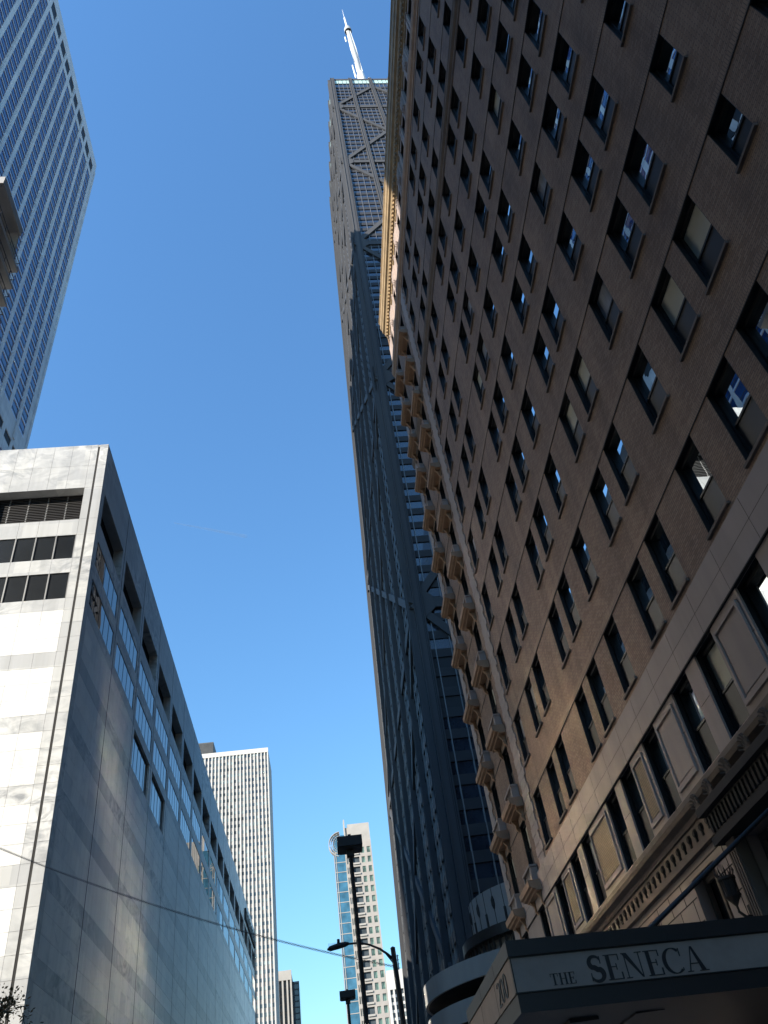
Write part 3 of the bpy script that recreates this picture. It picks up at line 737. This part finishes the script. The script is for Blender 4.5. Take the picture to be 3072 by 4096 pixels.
mb.quad((XR,YR0,60),(XR,YR0,ZT),(XR-10,YR0,ZT),(XR-10,YR0,60)); mb.quad((XR,YR1,60),(XR-10,YR1,60),(XR-10,YR1,ZT),(XR,YR1,ZT))
mb.quad((XR-10,YR0,60),(XR-10,YR0,ZT),(XR-10,YR1,ZT),(XR-10,YR1,60)); mb.quad((XR,YR0,ZT),(XR,YR1,ZT),(XR-10,YR1,ZT),(XR-10,YR0,ZT))
mb.quad((XR-1.2,YR0,61),(XR-1.2,YR1,61),(XR-1.2,YR1,ZT-1),(XR-1.2,YR0,ZT-1))
mb.build('marble_frame', M['rz_marble'], tower)
mb = MB()
for i, c in enumerate(pier_c):
    if i % 2 == 0: mb.box(XR-0.02, XR+0.28, c-0.36, c+0.36, 126.5, 255.6)
mb.box(XR-0.02, XR+0.22, YR1-0.55, YR1, 60, ZT-5)
mb.build('projecting_piers', M['rz_marble'], tower)
wm = MB(); wd = bays_t[0][1]-bays_t[0][0]
def rz_win(mb, a, b, z0, z1):
    mb.mi = 0; mb.quad((XR-0.14,a,z0),(XR-0.14,b,z0),(XR-0.14,b,z1),(XR-0.14,a,z1))
    mb.mi = 1; mb.box(XR-0.135, XR-0.10, a, b, z0+(z1-z0)*0.30, z0+(z1-z0)*0.30+0.16)
    mb.mi = 0
big, rest = split100(tw, lambda t: (XR, (t[0]+t[1])/2, (t[2]+t[3])/2))
cache = {}
for a, b, z0, z1 in big:
    key = (round(b-a, 3), round(z1-z0, 3))
    if key not in cache:
        m = MB(); rz_win(m, 0, b-a, 0, z1-z0); m.v = [(x-XR, y, z) for x, y, z in m.v]; cache[key] = m.mesh('window', [M['rz_glass'], M['wt_mull_dk']])
    place('window', cache[key], (XR, a, z0), tower)
mb = MB()
for t in rest: rz_win(mb, *t)
mb.build('windows', [M['rz_glass'], M['wt_mull_dk']], tower, kind='stuff')
for a, b, z0, z1 in mech:
    mb = MB(); mb.quad((XR-0.15,a,z0),(XR-0.15,b,z0),(XR-0.15,b,z1),(XR-0.15,a,z1)); mb.build('mechanical_louver', M['han_dark'], tower)
mb = MB()
for a, b in bays_t:
    for z in floors + low: mb.box(XR-0.012, XR+0.03, a, b, z+0.02, z+0.40)
mb.build('spandrel_strips', M['rz_strip'], tower, kind='stuff')

# ------------------------------------------------------------------ dark tapering skyscraper with cross bracing
HZ = 344.0
def hx0(z): return 15.6+10.4*z/HZ
def hx1(z): return 68.2-10.4*z/HZ
def hy0(z): return 100.8+21.0*z/HZ
def hy1(z): return 193.0-21.0*z/HZ
xsky = thing('braced_skyscraper', 'very tall dark tapering skyscraper with crossed diagonal braces and a white mast', 'skyscraper', (42, 147, 0))
PE = lambda u, z, d: (hx0(z)+(hx1(z)-hx0(z))*u, hy0(z)-d, z)       # d > 0 stands proud of the face
PSo = lambda u, z, d: (hx0(z)-d, hy0(z)+(hy1(z)-hy0(z))*u, z)
PNo = lambda u, z, d: (hx1(z)+d, hy0(z)+(hy1(z)-hy0(z))*u, z)
PWe = lambda u, z, d: (hx0(z)+(hx1(z)-hx0(z))*u, hy1(z)+d, z)
mb = MB()
for z0, z1 in ((0, HZ-6.5), (HZ-6.5, HZ-0.5)):
    pass
c4 = lambda z, i: [(hx0(z)+i,hy0(z)+i,z),(hx1(z)-i,hy0(z)+i,z),(hx1(z)-i,hy1(z)-i,z),(hx0(z)+i,hy1(z)-i,z)]
mb.hexa(c4(0, 0)+c4(HZ-1.0, 0)); mb.build('curtain_wall', M['han_glass'], xsky)
def width(P, z): return (Vector(P(1, z, 0))-Vector(P(0, z, 0))).length
def beam(mb, P, u0, z0, u1, z1, wdt, d0, d1):
    """band of given width between two points of a face (u measured in width fractions)"""
    a = Vector(P(u0, z0, 0)); b = Vector(P(u1, z1, 0)); W0 = width(P, z0); W1 = width(P, z1)
    dx = (u1-u0)*(W0+W1)/2; dz = z1-z0; l = math.hypot(dx, dz); nu = -dz/l*wdt/2; nz = dx/l*wdt/2
    q = []
    for d in (d0, d1):
        q += [P(u0+nu/W0, z0+nz, d), P(u1+nu/W1, z1+nz, d), P(u1-nu/W1, z1-nz, d), P(u0-nu/W0, z0-nz, d)]
    mb.hexa(q)
NODES = [15.0, 75.0, 138.0, 201.0, 258.5, 311.0]
def face(P, nbay, nmull, S):
    for k in range(nbay+1):
        m = MB(); cw = 1.3 if 0 < k < nbay else 1.6
        u = k/nbay
        for z0, z1 in ((0, 115), (115, 230), (230, HZ)):
            sh = 0 if 0 < k < nbay else (1 if k == 0 else -1)
            W0, W1 = width(P, z0), width(P, z1); q = []
            ua0, ub0 = u+(sh-1)*cw/2/W0 if sh >= 0 else u-cw/W0, u+(sh+1)*cw/2/W0 if sh >= 0 else u
            ua1, ub1 = u+(sh-1)*cw/2/W1 if sh >= 0 else u-cw/W1, u+(sh+1)*cw/2/W1 if sh >= 0 else u
            for d in (-0.05, 0.75): q += [P(ua0,z0,d),P(ub0,z0,d),P(ub1,z1,d),P(ua1,z1,d)]
            m.hexa(q)
            g0, g1 = 0.16/W0, 0.16/W1      # raised fins along the edges of the column cover
            for a0, a1, s_ in ((ua0, ua1, 1), (ub0, ub1, -1)):
                q = []
                for d in (0.745, 0.95): q += [P(a0,z0,d),P(a0+s_*g0,z0,d),P(a1+s_*g1,z1,d),P(a1,z1,d)]
                m.hexa(q)
        c = m.build('column', M['han_metal'], xsky)
        g = MB()
        for z0, z1 in ((2, 115), (115, 230), (230, HZ-2)):
            W0, W1 = width(P, z0), width(P, z1)
            ctr0 = u+(0 if 0 < k < nbay else (0.5 if k == 0 else -0.5))*cw/W0; ctr1 = u+(0 if 0 < k < nbay else (0.5 if k == 0 else -0.5))*cw/W1
            for off in (0.22, 0.36):
                q = []
                for d in (0.74, 0.765): q += [P(ctr0+(off-.05)*cw/W0,z0,d),P(ctr0+(off+.02)*cw/W0,z0,d),P(ctr1+(off+.02)*cw/W1,z1,d),P(ctr1+(off-.05)*cw/W1,z1,d)]
                g.hexa(q)
        g.build('column_groove', M['han_dark'], c)
    for n0, n1 in zip(NODES[:-1], NODES[1:]):
        for s in ((0, 1), (1, 0)):
            m = MB(); beam(m, P, s[0], n0, s[1], n1, 1.35, 0.2, 0.62+0.02*s[0]); m.build('diagonal_brace', M['han_metal'], xsky)
    for s in ((0, .5), (1, .5)):
        m = MB(); beam(m, P, s[0], NODES[-1], s[1], 334.0, 1.35, 0.2, 0.62+0.02*s[0]); m.build('diagonal_brace', M['han_metal'], xsky)
    for n in NODES:
        m = MB(); beam(m, P, 0, n, 1, n, 1.9, 0.1, 0.55); m.build('tie_beam', M['han_metal'], xsky)
        for u, s in ((0, 1), (1, -1)):      # gusset plates
            W = width(P, n); m = MB(); q = []
            for d in (0.3, 0.70): q += [P(u,n-4.6,d),P(u+s*3.4/W,n-1.2,d),P(u+s*3.4/W,n+1.2,d),P(u,n+4.6,d)]
            if s < 0: q = [q[i] for i in (3,2,1,0,7,6,5,4)]
            m.hexa(q); m.build('gusset_plate', M['han_metal'], xsky)
    m = MB(); k = 0
    while k < 98:
        z = 3.44*k; m.mi = 0
        q = []
        for d in (0.0, 0.22): q += [P(0.001,z-0.75,d),P(0.999,z-0.75,d),P(0.999,z+0.75,d),P(0.001,z+0.75,d)]
        if k: m.hexa(q)
        k += 1
    m.build('spandrels', M['han_span'], xsky, kind='stuff')
    m = MB()
    for b in range(nbay):
        for j in range(1, nmull+1):
            u = (b+j/(nmull+1))/nbay
            for z0, z1 in ((0, 115), (115, 230), (230, HZ-4)):
                h0 = 0.075/width(P, z0); h1 = 0.075/width(P, z1); q = []
                for d in (0.0, 0.30): q += [P(u-h0,z0,d),P(u+h0,z0,d),P(u+h1,z1,d),P(u-h1,z1,d)]
                m.hexa(q)
    m.build('mullions', M['han_mull'], xsky, kind='stuff')
    if not S: return
    m_all = [(b, k) for b in range(nbay) for k in range(97)]
    return m_all
def win_quad(m, P, nbay, b, k):
    z0, z1 = 3.44*k+0.75, 3.44*(k+1)-0.75
    a, c = b/nbay, (b+1)/nbay
    m.quad(P(a,z0,.03),P(c,z0,.03),P(c,z1,.03),P(a,z1,.03))
allw = []
for P, nbay, nm in ((PE, 4, 4), (PSo, 6, 4)):
    for b, k in face(P, nbay, nm, True): allw.append((P, nbay, b, k))
face(PNo, 6, 4, False)
DARKF = (16, 17, 18, 44, 45)
BLOCKERS_H = None
big, rest = split100(allw, lambda t: t[0]((t[2]+.5)/t[1], 3.44*(t[3]+.5), 0.3), lambda t: 1.0 if t[0] is PE else 0.12)
for P, nbay, b, k in big:
    m = MB(); win_quad(m, P, nbay, b, k); m.build('window', M['han_dark'] if k in DARKF else M['han_glass'], xsky)
m = MB()
for P, nbay, b, k in rest:
    m.mi = 1 if k in DARKF else 0; win_quad(m, P, nbay, b, k)
m.build('windows', [M['han_glass'], M['han_dark']], xsky, kind='stuff')
m = MB()
for P, nbay in ((PE, 4), (PSo, 6)):
    for i in range(nbay*5):
        a, c = (i+.08)/(nbay*5), (i+.92)/(nbay*5); q = []
        for d in (0.05, 0.28): q += [P(a,338.6,d),P(c,338.6,d),P(c,342.2,d),P(a,342.2,d)]
        m = MB(); m.hexa(q); m.build('crown_panel', M['han_crown'], xsky)
m = MB()
for P in (PE, PSo, PNo, PWe):
    q = []
    for d in (-0.3, 0.4): q += [P(0,342.4,d),P(1,342.4,d),P(1,344.0,d),P(0,344.0,d)]
    m.hexa(q)
m.build('roof_parapet', M['han_metal'], xsky)
MX, MY = 41.2, 129.0
mast = MB(); mast.tube([(MX,MY,343),(MX,MY,369),(MX,MY,372)], [1.75,1.65,1.1], 16)
mo = mast.build('antenna_mast', M['mast'], xsky, smooth=False)
m = MB(); m.tube([(MX,MY,372),(MX,MY,400),(MX,MY,426)], [1.0,1.05,0.8], 12); m.build('grey_lattice', M['mast_grey'], mo)
m = MB()
for s in (-1, 1): m.tube([(MX+s*1.15,MY-0.4,372),(MX+s*1.2,MY-0.4,400),(MX+s*0.8,MY-0.4,424)], [0.3,0.28,0.2], 8)
m.build('white_rails', M['mast'], mo)
m = MB(); m.tube([(MX,MY,432.5),(MX,MY,434),(MX,MY,444),(MX,MY,445)], [0.35,0.5,0.42,0.2], 10); m.tube([(MX,MY,426),(MX,MY,433)], 0.25, 8); m.tube([(MX,MY,445),(MX,MY,457)], [0.13,0.05], 6); m.build('top_spire', M['mast'], mo)
m = MB(); m.ring(MX, MY, 1.5, 1.7, 424.5, 427.5, seg=20); m.ring(MX, MY, 1.1, 1.3, 427.5, 429.5, seg=20); m.ring(MX, MY, 0.2, 1.6, 427.4, 427.7, seg=20); m.build('collar', M['mast_grey'], mo)
for x, z0, z1, r in ((38.85, 366.5, 381.5, .34), (38.9, 410.5, 417.5, .33), (44.4, 350, 366.5, .4)):
    m = MB(); m.tube([(x,MY,z0),(x,MY,z0+1),(x,MY,z1-1),(x,MY,z1)], [r*.5,r,r,r*.3], 10)
    if z0 > 400: m.tube([(x,MY,z0+2),(MX,MY,z0+2)], 0.1, 6)
    m.build('whip_antenna', M['mast'], mo)

# ------------------------------------------------------------------ spiral parking ramp in front of the dark tower
RX, RY, RR = 19.2, 72.5, 11.6
rampo = thing('spiral_parking_ramp', 'curved pale concrete parking ramp with dark gaps at the foot of the dark skyscraper', 'parking ramp', (RX, RY, 0))
for k in range(6):
    z0 = 13.95-2.35*k
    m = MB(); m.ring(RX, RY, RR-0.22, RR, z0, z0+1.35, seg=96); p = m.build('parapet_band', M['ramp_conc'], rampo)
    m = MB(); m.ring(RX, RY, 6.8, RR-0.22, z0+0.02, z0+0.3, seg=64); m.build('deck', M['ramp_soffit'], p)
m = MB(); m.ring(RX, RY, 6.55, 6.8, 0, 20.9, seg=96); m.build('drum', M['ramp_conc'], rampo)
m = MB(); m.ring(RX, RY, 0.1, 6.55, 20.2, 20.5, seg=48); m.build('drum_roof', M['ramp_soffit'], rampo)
pm = MB(); pm.tube([(0,0,0),(0,0,5.9)], 0.03, 4); an = [2*math.pi*k/40 for k in range(40)]
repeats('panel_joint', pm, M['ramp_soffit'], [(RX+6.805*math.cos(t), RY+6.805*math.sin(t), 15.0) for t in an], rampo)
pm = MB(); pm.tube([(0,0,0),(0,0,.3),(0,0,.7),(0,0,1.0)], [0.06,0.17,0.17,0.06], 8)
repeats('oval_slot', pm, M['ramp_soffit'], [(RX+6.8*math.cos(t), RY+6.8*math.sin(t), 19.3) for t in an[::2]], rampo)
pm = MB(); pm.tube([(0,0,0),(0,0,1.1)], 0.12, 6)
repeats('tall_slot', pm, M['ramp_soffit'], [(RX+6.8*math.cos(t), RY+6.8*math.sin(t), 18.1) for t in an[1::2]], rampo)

m = MB(); m.ring(RX, RY, 6.85, 7.9, 17.15, 17.9, seg=80); m.build('canopy_ring', M['black'], rampo)
pm = MB(); pm.tube([(0,0,0),(0,0,2.5)], 0.09, 6)
repeats('ring_post', pm, M['can_dark'], [(RX+7.5*math.cos(2*math.pi*k/72), RY+7.5*math.sin(2*math.pi*k/72), 15.0) for k in range(72)], rampo)

# ------------------------------------------------------------------ grid tower beyond the mall
def grid_tower(root, x0, x1, y0, z0, z1, bay, pier, fl, win_h, pier_d, mats, nbig=100, pier_m='t_white', span_m='t_spandrel', capz=2.0, rs=1):
    rr = random.Random(rs); n = round((x1-x0)/bay); ws = []
    m = MB(); m.box(x0, x1, y0+0.3, y0+0.5, z0, z1); m.build('spandrel_wall', M[span_m], root)
    for i in range(n+1):
        x = x0+(x1-x0)*i/n; hw = pier/2*(2.0 if i in (0, n) else 1)
        m = MB() if i % max(1, (n//60)) == 0 else m
        a, b = max(x0, x-hw), min(x1, x+hw); m.box(a, b, y0-pier_d, y0+0.29, z0, z1-capz); m.build('pier', M[pier_m], root)
    m = MB(); m.box(x0-0.05, x1+0.05, y0-pier_d-0.05, y0+0.55, z1-capz, z1); m.build('roof_parapet', M[pier_m], root)
    z = z1-capz-fl
    while z > z0:
        for i in range(n):
            xa = x0+(x1-x0)*i/n+pier/2; xb = x0+(x1-x0)*(i+1)/n-pier/2
            ws.append((xa+0.02, xb-0.02, z+fl-win_h-0.1, z+fl-0.1, rr.random()))
        z -= fl
    big, rest = split100(ws, lambda t: ((t[0]+t[1])/2, y0, (t[2]+t[3])/2), n=nbig)
    def pick(t, zz):
        band = 0.25*math.sin(zz*1.7)+0.15*math.sin(zz*0.63)
        r = t+band
        return 0 if r < 0.42 else (1 if r < 0.75 else 2)
    def q(m, t): m.mi = pick(t[4], t[2]); m.box(t[0], t[1], y0+0.24, y0+0.295, t[2], t[3])
    for t in big:
        m = MB(); q(m, t); m.build('window', mats, root)
    m = MB()
    for t in rest: q(m, t)
    m.build('windows', mats, root, kind='stuff')
GL = [M['t_glass_dk'], M['t_glass_md'], M['t_glass_lt']]
gt = thing('pale_grid_tower', 'pale tower of white vertical piers and many small windows beyond the marble mall', 'tower', (-38, 342, 0))
m = MB(); m.box(-58, -18.8, 330.55, 353, 0, 162.5); m.build('side_wall', M['t_spandrel'], gt)
grid_tower(gt, -57.8, -18.8, 330, 20, 162.9, 1.5, 0.46, 2.72, 1.25, 0.2, GL)
m = MB(); m.box(-70, -43.1, 336, 350, 162.5, 171.2); 
for k in range(60): m.box(-70+k*0.45, -70+k*0.45+0.2, 335.9, 336, 162.9, 170.8)
m.build('rooftop_penthouse', M['penthouse'], gt)
m = MB(); m.box(-30.8, -28.6, 335, 338, 162.5, 165.4); m.build('roof_vent', M['t_spandrel'], gt)

dk = thing('dark_striped_building', 'smaller dark glass building with pale vertical stripes right of the pale grid tower', 'building', (-17, 430, 0))
m = MB(); m.box(-29, -16.4, 420.55, 440, 0, 94.0); m.build('core', M['penthouse'], dk)
grid_tower(dk, -28.9, -16.4, 420, 20, 95.2, 2.1, 0.75, 3.3, 2.4, 0.8, [M['t_glass_dk']]*3, 60, 'g_white', 'penthouse', 4.0)
m = MB(); m.box(-16.38, -13.2, 424, 440, 0, 91.2); m.build('lower_wing', M['t_glass_dk'], dk)
m = MB()
for k in range(26): m.box(-16.3, -13.15, 423.9, 424.0, 30+k*2.4, 30.5+k*2.4)
m.box(-13.5, -13.15, 423.85, 424, 20, 91.2); m.build('wing_bands', M['penthouse'], dk)

# ------------------------------------------------------------------ beige and blue glass apartment tower
ap = thing('beige_glass_tower', 'slim beige tower with blue glass side and curved crown behind the street lamps', 'tower', (14, 352, 0))
AY = 340.0
apw = []; F = 3.85
for k in range(30):
    z = 119.0-F*k-1.9
    if z < 12: break
    apw += [(20.0, 21.4, z, z+2.4, 0), (17.5, 18.9, z, z+2.4, 0), (12.0, 12.8, z, z+2.4, 0), (13.9, 16.6, z-0.2, z+2.5, 1)]
    apw += [(11.35, 11.75, z, z+2.4, 0)]
m = MB(); wall(m, lambda u, z, d: (u, AY+d, z), 11.2, 22.0, 0, 122.3, [t[:4] for t in apw], 0.6)
m.box(11.2, 22.0, AY+1.3, AY+22, 0, 122); m.quad((22,AY,0),(22,AY+1.3,0),(22,AY+1.3,122.3),(22,AY,122.3)); m.quad((11.2,AY,0),(11.2,AY,122.3),(11.2,AY+1.3,122.3),(11.2,AY+1.3,0))
m.build('precast_wall', M['g_stone'], ap)
big, rest = split100([t for t in apw], lambda t: ((t[0]+t[1])/2, AY, (t[2]+t[3])/2), lambda t: (t[1]-t[0]))
def apq(m, t):
    if t[4]: m.mi = 1; m.quad((t[0],AY+0.58,t[2]),(t[1],AY+0.58,t[2]),(t[1],AY+0.58,t[3]),(t[0],AY+0.58,t[3])); m.mi = 2; m.box(t[0], t[1], AY-0.35, AY+0.1, t[2]-0.3, t[2]); m.box(t[0], t[1], AY-0.33, AY-0.28, t[2], t[2]+0.35)
    else: m.mi = 0; m.quad((t[0],AY+0.25,t[2]),(t[1],AY+0.25,t[2]),(t[1],AY+0.25,t[3]),(t[0],AY+0.25,t[3])); m.mi = 1; m.box((t[0]+t[1])/2-.06, (t[0]+t[1])/2+.06, AY+0.15, AY+0.24, t[2], t[3])
apm = [M['g_green'], M['t_glass_dk'], M['g_white']]
for t in big:
    m = MB(); apq(m, t); m.build('balcony_door' if t[4] else 'window', apm, ap)
m = MB()
for t in rest: apq(m, t)
if rest: m.build('windows', apm, ap, kind='stuff')
m = MB(); m.box(6.3, 11.19, AY+0.8, AY+20, 0, 119.0); m.build('glass_bay', M['g_blue'], ap)
m = MB()
for k in range(31):
    z = 118.5-F*k
    if z > 4: m.box(6.25, 11.18, AY+0.7, AY+0.82, z-0.25, z)
for x in (6.2, 6.9, 10.9): m.box(x, x+0.25, AY+0.66, AY+0.80, 0, 119)
m.build('bay_bands', M['g_white'], ap)
m = MB(); m.box(12.8, 22.0, AY+0.5, AY+14, 122.3, 129.6); m.build('rooftop_block', M['g_white'], ap)
m = MB(); m.box(11.25, 11.75, AY+0.5, AY+5, 118, 131.8); m.box(11.75, 12.78, AY+1.0, AY+5, 122.2, 128.4); m.build('roof_fin', M['g_white'], ap)
m = MB(); Tc = lambda r, t, y: (9.6+r*math.cos(t), y, 122.0+r*math.sin(t))
for i in range(20):
    t0, t1 = R(95+i*8), R(95+(i+1)*8)
    for rr_, dd in ((5.2, 0.25), (4.3, 0.12), (3.4, 0.12)):
        m.hexa([Tc(rr_-dd,t0,AY+0.6),Tc(rr_,t0,AY+0.6),Tc(rr_,t1,AY+0.6),Tc(rr_-dd,t1,AY+0.6),Tc(rr_-dd,t0,AY+3),Tc(rr_,t0,AY+3),Tc(rr_,t1,AY+3),Tc(rr_-dd,t1,AY+3)])
    if i % 2 == 0: m.tube([Tc(2.4,t0,AY+0.8),Tc(5.1,t0,AY+0.8)], 0.08, 4)
m.build('curved_crown', M['g_white'], ap)
m = MB(); m.box(6.3, 11.2, AY+0.8, AY+14, 119, 125.5); m.build('crown_glass', M['g_blue'], ap)

wb = thing('white_apartment_block', 'white block with blank parapet glimpsed between the street lamp and dark skyscraper', 'building', (45, 510, 0))
m = MB(); m.box(32.8, 62, 500.55, 525, 0, 105.8); m.build('side_wall', M['t_white'], wb)
grid_tower(wb, 32.8, 61.9, 500, 20, 106.4, 2.9, 0.9, 3.6, 2.2, 0.5, [M['t_glass_dk'], M['t_glass_dk'], M['t_glass_md']], 60, 't_white', 't_white', 9.5, 4)

# ------------------------------------------------------------------ balcony tower at the left edge (unseen upper storeys and length, shaped to shade the street)
XB, YB = -24.0, 41.3
bt = thing('balcony_apartment_tower', 'grey concrete apartment tower with stacked balconies cut off by the left edge', 'building', (-30, 15, 0))
m = MB(); m.box(-36, XB-2.2, -110, YB-1.0, 0, 73.0); m.build('block_wall', M['bal_wall'], bt)
m = MB(); m.box(-36, -27, -3.8, 17, 73.0, 81.0); m.build('shade_storey', M['bal_wall'], bt)
m = MB(); m.box(-36, -27, -110, -3.8, 73.0, 98.0); m.build('shade_tower', M['bal_wall'], bt)
m = MB(); m.box(-36, XB, 34.6, 39.6, 75.3, 76.1); m.box(-36, XB+0.12, 34.5, 34.62, 75.1, 76.3); m.box(XB-0.02, XB+0.14, 34.6, 39.7, 75.15, 76.2); m.build('roof_slab', M['bal_conc'], bt)
m = MB(); m.hexa([(-36,39.7,72.4),(XB-0.3,40.4,72.4),(XB-0.3,40.6,72.4),(-36,39.9,72.4),(-36,39.2,75.3),(XB,39.4,75.3),(XB,39.6,75.3),(-36,39.4,75.3)]); m.build('end_fin', M['bal_conc'], bt)
k = 0; z = 71.4
while z > 4:
    m = MB(); m.box(-30, XB, 12, YB, z, z+0.42); p = m.build('balcony', M['bal_conc'], bt)
    m = MB()
    m.box(XB-0.08, XB-0.03, 12, YB-0.05, z+1.42, z+1.5); m.box(XB-0.06, XB-0.04, 12, YB-0.05, z+0.8, z+0.84); m.box(-30, XB-0.03, YB-0.1, YB-0.05, z+1.42, z+1.5)
    y = 12.2
    while y < YB: m.box(XB-0.07, XB-0.03, y, y+0.05, z+0.42, z+1.42); y += 1.4
    m.build('railing', M['black'], p)
    m = MB(); m.box(XB-2.2, XB-2.12, 12.5, YB-1.2, z+0.45, z+2.6); m.build('glazed_door', M['bal_glass'], p)
    z -= 2.78; k += 1

# ------------------------------------------------------------------ street lamps, cable, tree
def box_lamp(x, y, ztop, label):
    t = thing('street_lamp', label, 'street lamp', (x, y, 0.13), 'box headed street lamps along the right kerb')
    m = MB(); m.tube([(x,y,0.13),(x,y,0.6),(x,y,ztop-0.3)], [0.14,0.085,0.075], 12); m.build('pole', M['pole'], t)
    m = MB(); m.box(x-0.47, x+0.47, y-0.5, y+0.42, ztop-0.36, ztop); m.box(x-0.40, x+0.40, y-0.42, y+0.34, ztop-0.40, ztop-0.36); m.build('lamp_head', M['pole'], t)
    m = MB(); m.box(x-0.14, x+0.14, y-0.14, y+0.14, ztop-0.62, ztop-0.40); m.box(x-0.06, x+0.06, y-0.5, y-0.42, ztop, ztop+0.05); m.build('head_bracket', M['pole'], t)
    return t
box_lamp(1.20, 31.2, 12.72, 'tall black street lamp with box head, nearer and larger of two')
box_lamp(1.14, 55.3, 12.35, 'small distant black street lamp with box head low behind the tall one')
cx, cy = 2.80, 36.9
t = thing('arm_street_lamp', 'dark street lamp with curved arm and flat luminaire reaching over the street', 'street lamp', (cx+0.16, cy, 0.13))
m = MB(); m.tube([(cx+0.19,cy,0.13),(cx+0.12,cy,5),(cx,cy,10.15)], [0.14,0.115,0.10], 12); m.tube([(cx,cy,10.15),(cx,cy,10.2)], [0.11,0.03], 10); m.build('pole', M['pole'], t)
m = MB(); m.tube([(cx-0.05,cy,9.75),(cx-0.25,cy,9.95),(cx-0.55,cy,10.18),(cx-0.95,cy,10.38),(cx-1.35,cy,10.5),(cx-1.9,cy,10.52)], [0.055,0.05,0.045,0.042,0.04,0.04], 8)
m.tube([(cx-0.02,cy,9.55),(cx-0.35,cy,10.02)], 0.03, 6); m.build('arm', M['pole'], t)
m = MB(); lx = cx-1.85
m.tube([(lx+0.05,cy,10.53),(lx-0.1,cy,10.52),(lx-0.4,cy,10.48),(lx-0.75,cy,10.42),(lx-0.87,cy,10.40)], [0.05,0.10,0.115,0.10,0.03], 10)
for k in range(12): m.box(lx-0.80+k*0.05, lx-0.79+k*0.05, cy-0.08, cy+0.08, 10.47, 10.61)
m.tube([(lx-0.38,cy,10.55),(lx-0.38,cy,10.74)], 0.06, 8); m.build('luminaire', M['pole'], t)
m = MB()
for z in (9.35, 9.5, 9.65, 9.8): m.tube([(cx+0.02,cy-0.1,z),(cx+0.2,cy-0.1,z+0.01)], 0.012, 4)
m.box(cx+0.12, cx+0.16, cy-0.13, cy-0.07, 9.3, 9.85); m.build('pole_clamp', M['black'], t)

A = Vector((-17.7, 38.0, 18.3)); B = Vector((2.78, 36.9, 9.45))
pts = []; N = 160
for i in range(N+1):
    s_ = i/N; p = A.lerp(B, s_); p.z -= 0.62*4*s_*(1-s_); pts.append(p)
m = MB(); m.tube(pts, 0.010, 5)
for ph in (0.0, 2.1, 4.2):
    fine = [A.lerp(B, i/640) for i in range(641)]
    hel = [Vector((p.x, p.y+math.cos(i*0.55+ph)*0.045, p.z-0.62*4*(i/640)*(1-i/640)+math.sin(i*0.55+ph)*0.045)) for i, p in enumerate(fine)]
    m.tube(hel, 0.0065, 4)
co = m.build('overhead_cable', M['cable']); co["label"] = 'thin twisted cable sagging across the street in front of the marble wall'; co["category"] = 'cable'

# faint contrail of a distant airliner
def sky_at(px, py, dist):
    return CAM+((fw*3190+rt*(px-1536)-up*(py-2048)).normalized())*dist
m, nt_, b_ = newmat('thin_ice_cloud')
tr = nt_.nodes.new("ShaderNodeBsdfTransparent"); mx = nt_.nodes.new("ShaderNodeMixShader"); outp = nt_.nodes["Material Output"]
b_.inputs["Base Color"].default_value = (0.9, 0.9, 0.9, 1); b_.inputs["Roughness"].default_value = 1.0
mp_ = noise(nt_, pos_vec(nt_), 0.03, 3)
nt_.links.new(ramp(nt_, mp_, [(0.3, (0.03, 0.03, 0.03)), (0.8, (0.16, 0.16, 0.16))]), mx.inputs[0])
nt_.links.new(tr.outputs[0], mx.inputs[1]); nt_.links.new(b_.outputs[0], mx.inputs[2]); nt_.links.new(mx.outputs[0], outp.inputs[0])
c0, c1 = sky_at(694, 2091, 2400), sky_at(985, 2146, 2650)
mb = MB(); mb.tube([c0.lerp(c1, t/12) for t in range(13)], [1.6+0.35*t for t in range(13)], 8, False)
ct = mb.build('contrail', m); ct["label"] = 'faint thin white contrail in the open blue sky left of centre'; ct["category"] = 'contrail'
rt_ = random.Random(11)
TX, TY = -9.9, 26.6
tree = thing('street_tree', 'dark thin leaved tree with rusty leaves poking in at the bottom left corner', 'tree', (TX, TY, 0))
m = MB(); m.tube([(TX,TY,0),(TX+0.05,TY,1.5),(TX-0.05,TY,3.2),(TX,TY,5.2),(TX+0.1,TY,7.6)], [0.17,0.14,0.12,0.08,0.02], 10)
tips = []
for k in range(46):
    z0 = 2.4+rt_.random()*4.6; th = rt_.random()*6.283; L = (1.0-(z0-2.4)/8.5)*rt_.uniform(1.0, 2.3)
    p0 = Vector((TX, TY, z0)); p1 = p0+Vector((math.cos(th)*L*0.5, math.sin(th)*L*0.5, L*0.35)); p2 = p0+Vector((math.cos(th)*L, math.sin(th)*L, L*rt_.uniform(0.5, 0.95)))
    m.tube([p0, p1, p2], [0.04, 0.024, 0.008], 5, False); tips += [(p0+p1)/2, p1, (p1+p2)/2, p2, p2]
    for j in range(3):
        q = p1.lerp(p2, rt_.random()); e = q+Vector((rt_.uniform(-.45, .45), rt_.uniform(-.45, .45), rt_.uniform(0.1, .6))); m.tube([q, e], [0.012, 0.005], 4, False); tips += [e, (q+e)/2]
m.build('trunk', M['bark'], tree)
m = MB()
for k in range(5200):
    c = rt_.choice(tips)+Vector((rt_.gauss(0, .17), rt_.gauss(0, .17), rt_.gauss(0, .16)))
    a = Vector((rt_.gauss(0, 1), rt_.gauss(0, 1), rt_.gauss(0, 1))).normalized(); b = a.cross(Vector((rt_.gauss(0, 1), rt_.gauss(0, 1), rt_.gauss(0, 1)))).normalized()
    l, w_ = rt_.uniform(.045, .085), rt_.uniform(.02, .035)
    m.mi = 0 if rt_.random() < 0.62 else 1
    m.quad(c-a*l, c+b*w_, c+a*l, c-b*w_)
m.build('crown', [M['leaf_a'], M['leaf_b']], tree)
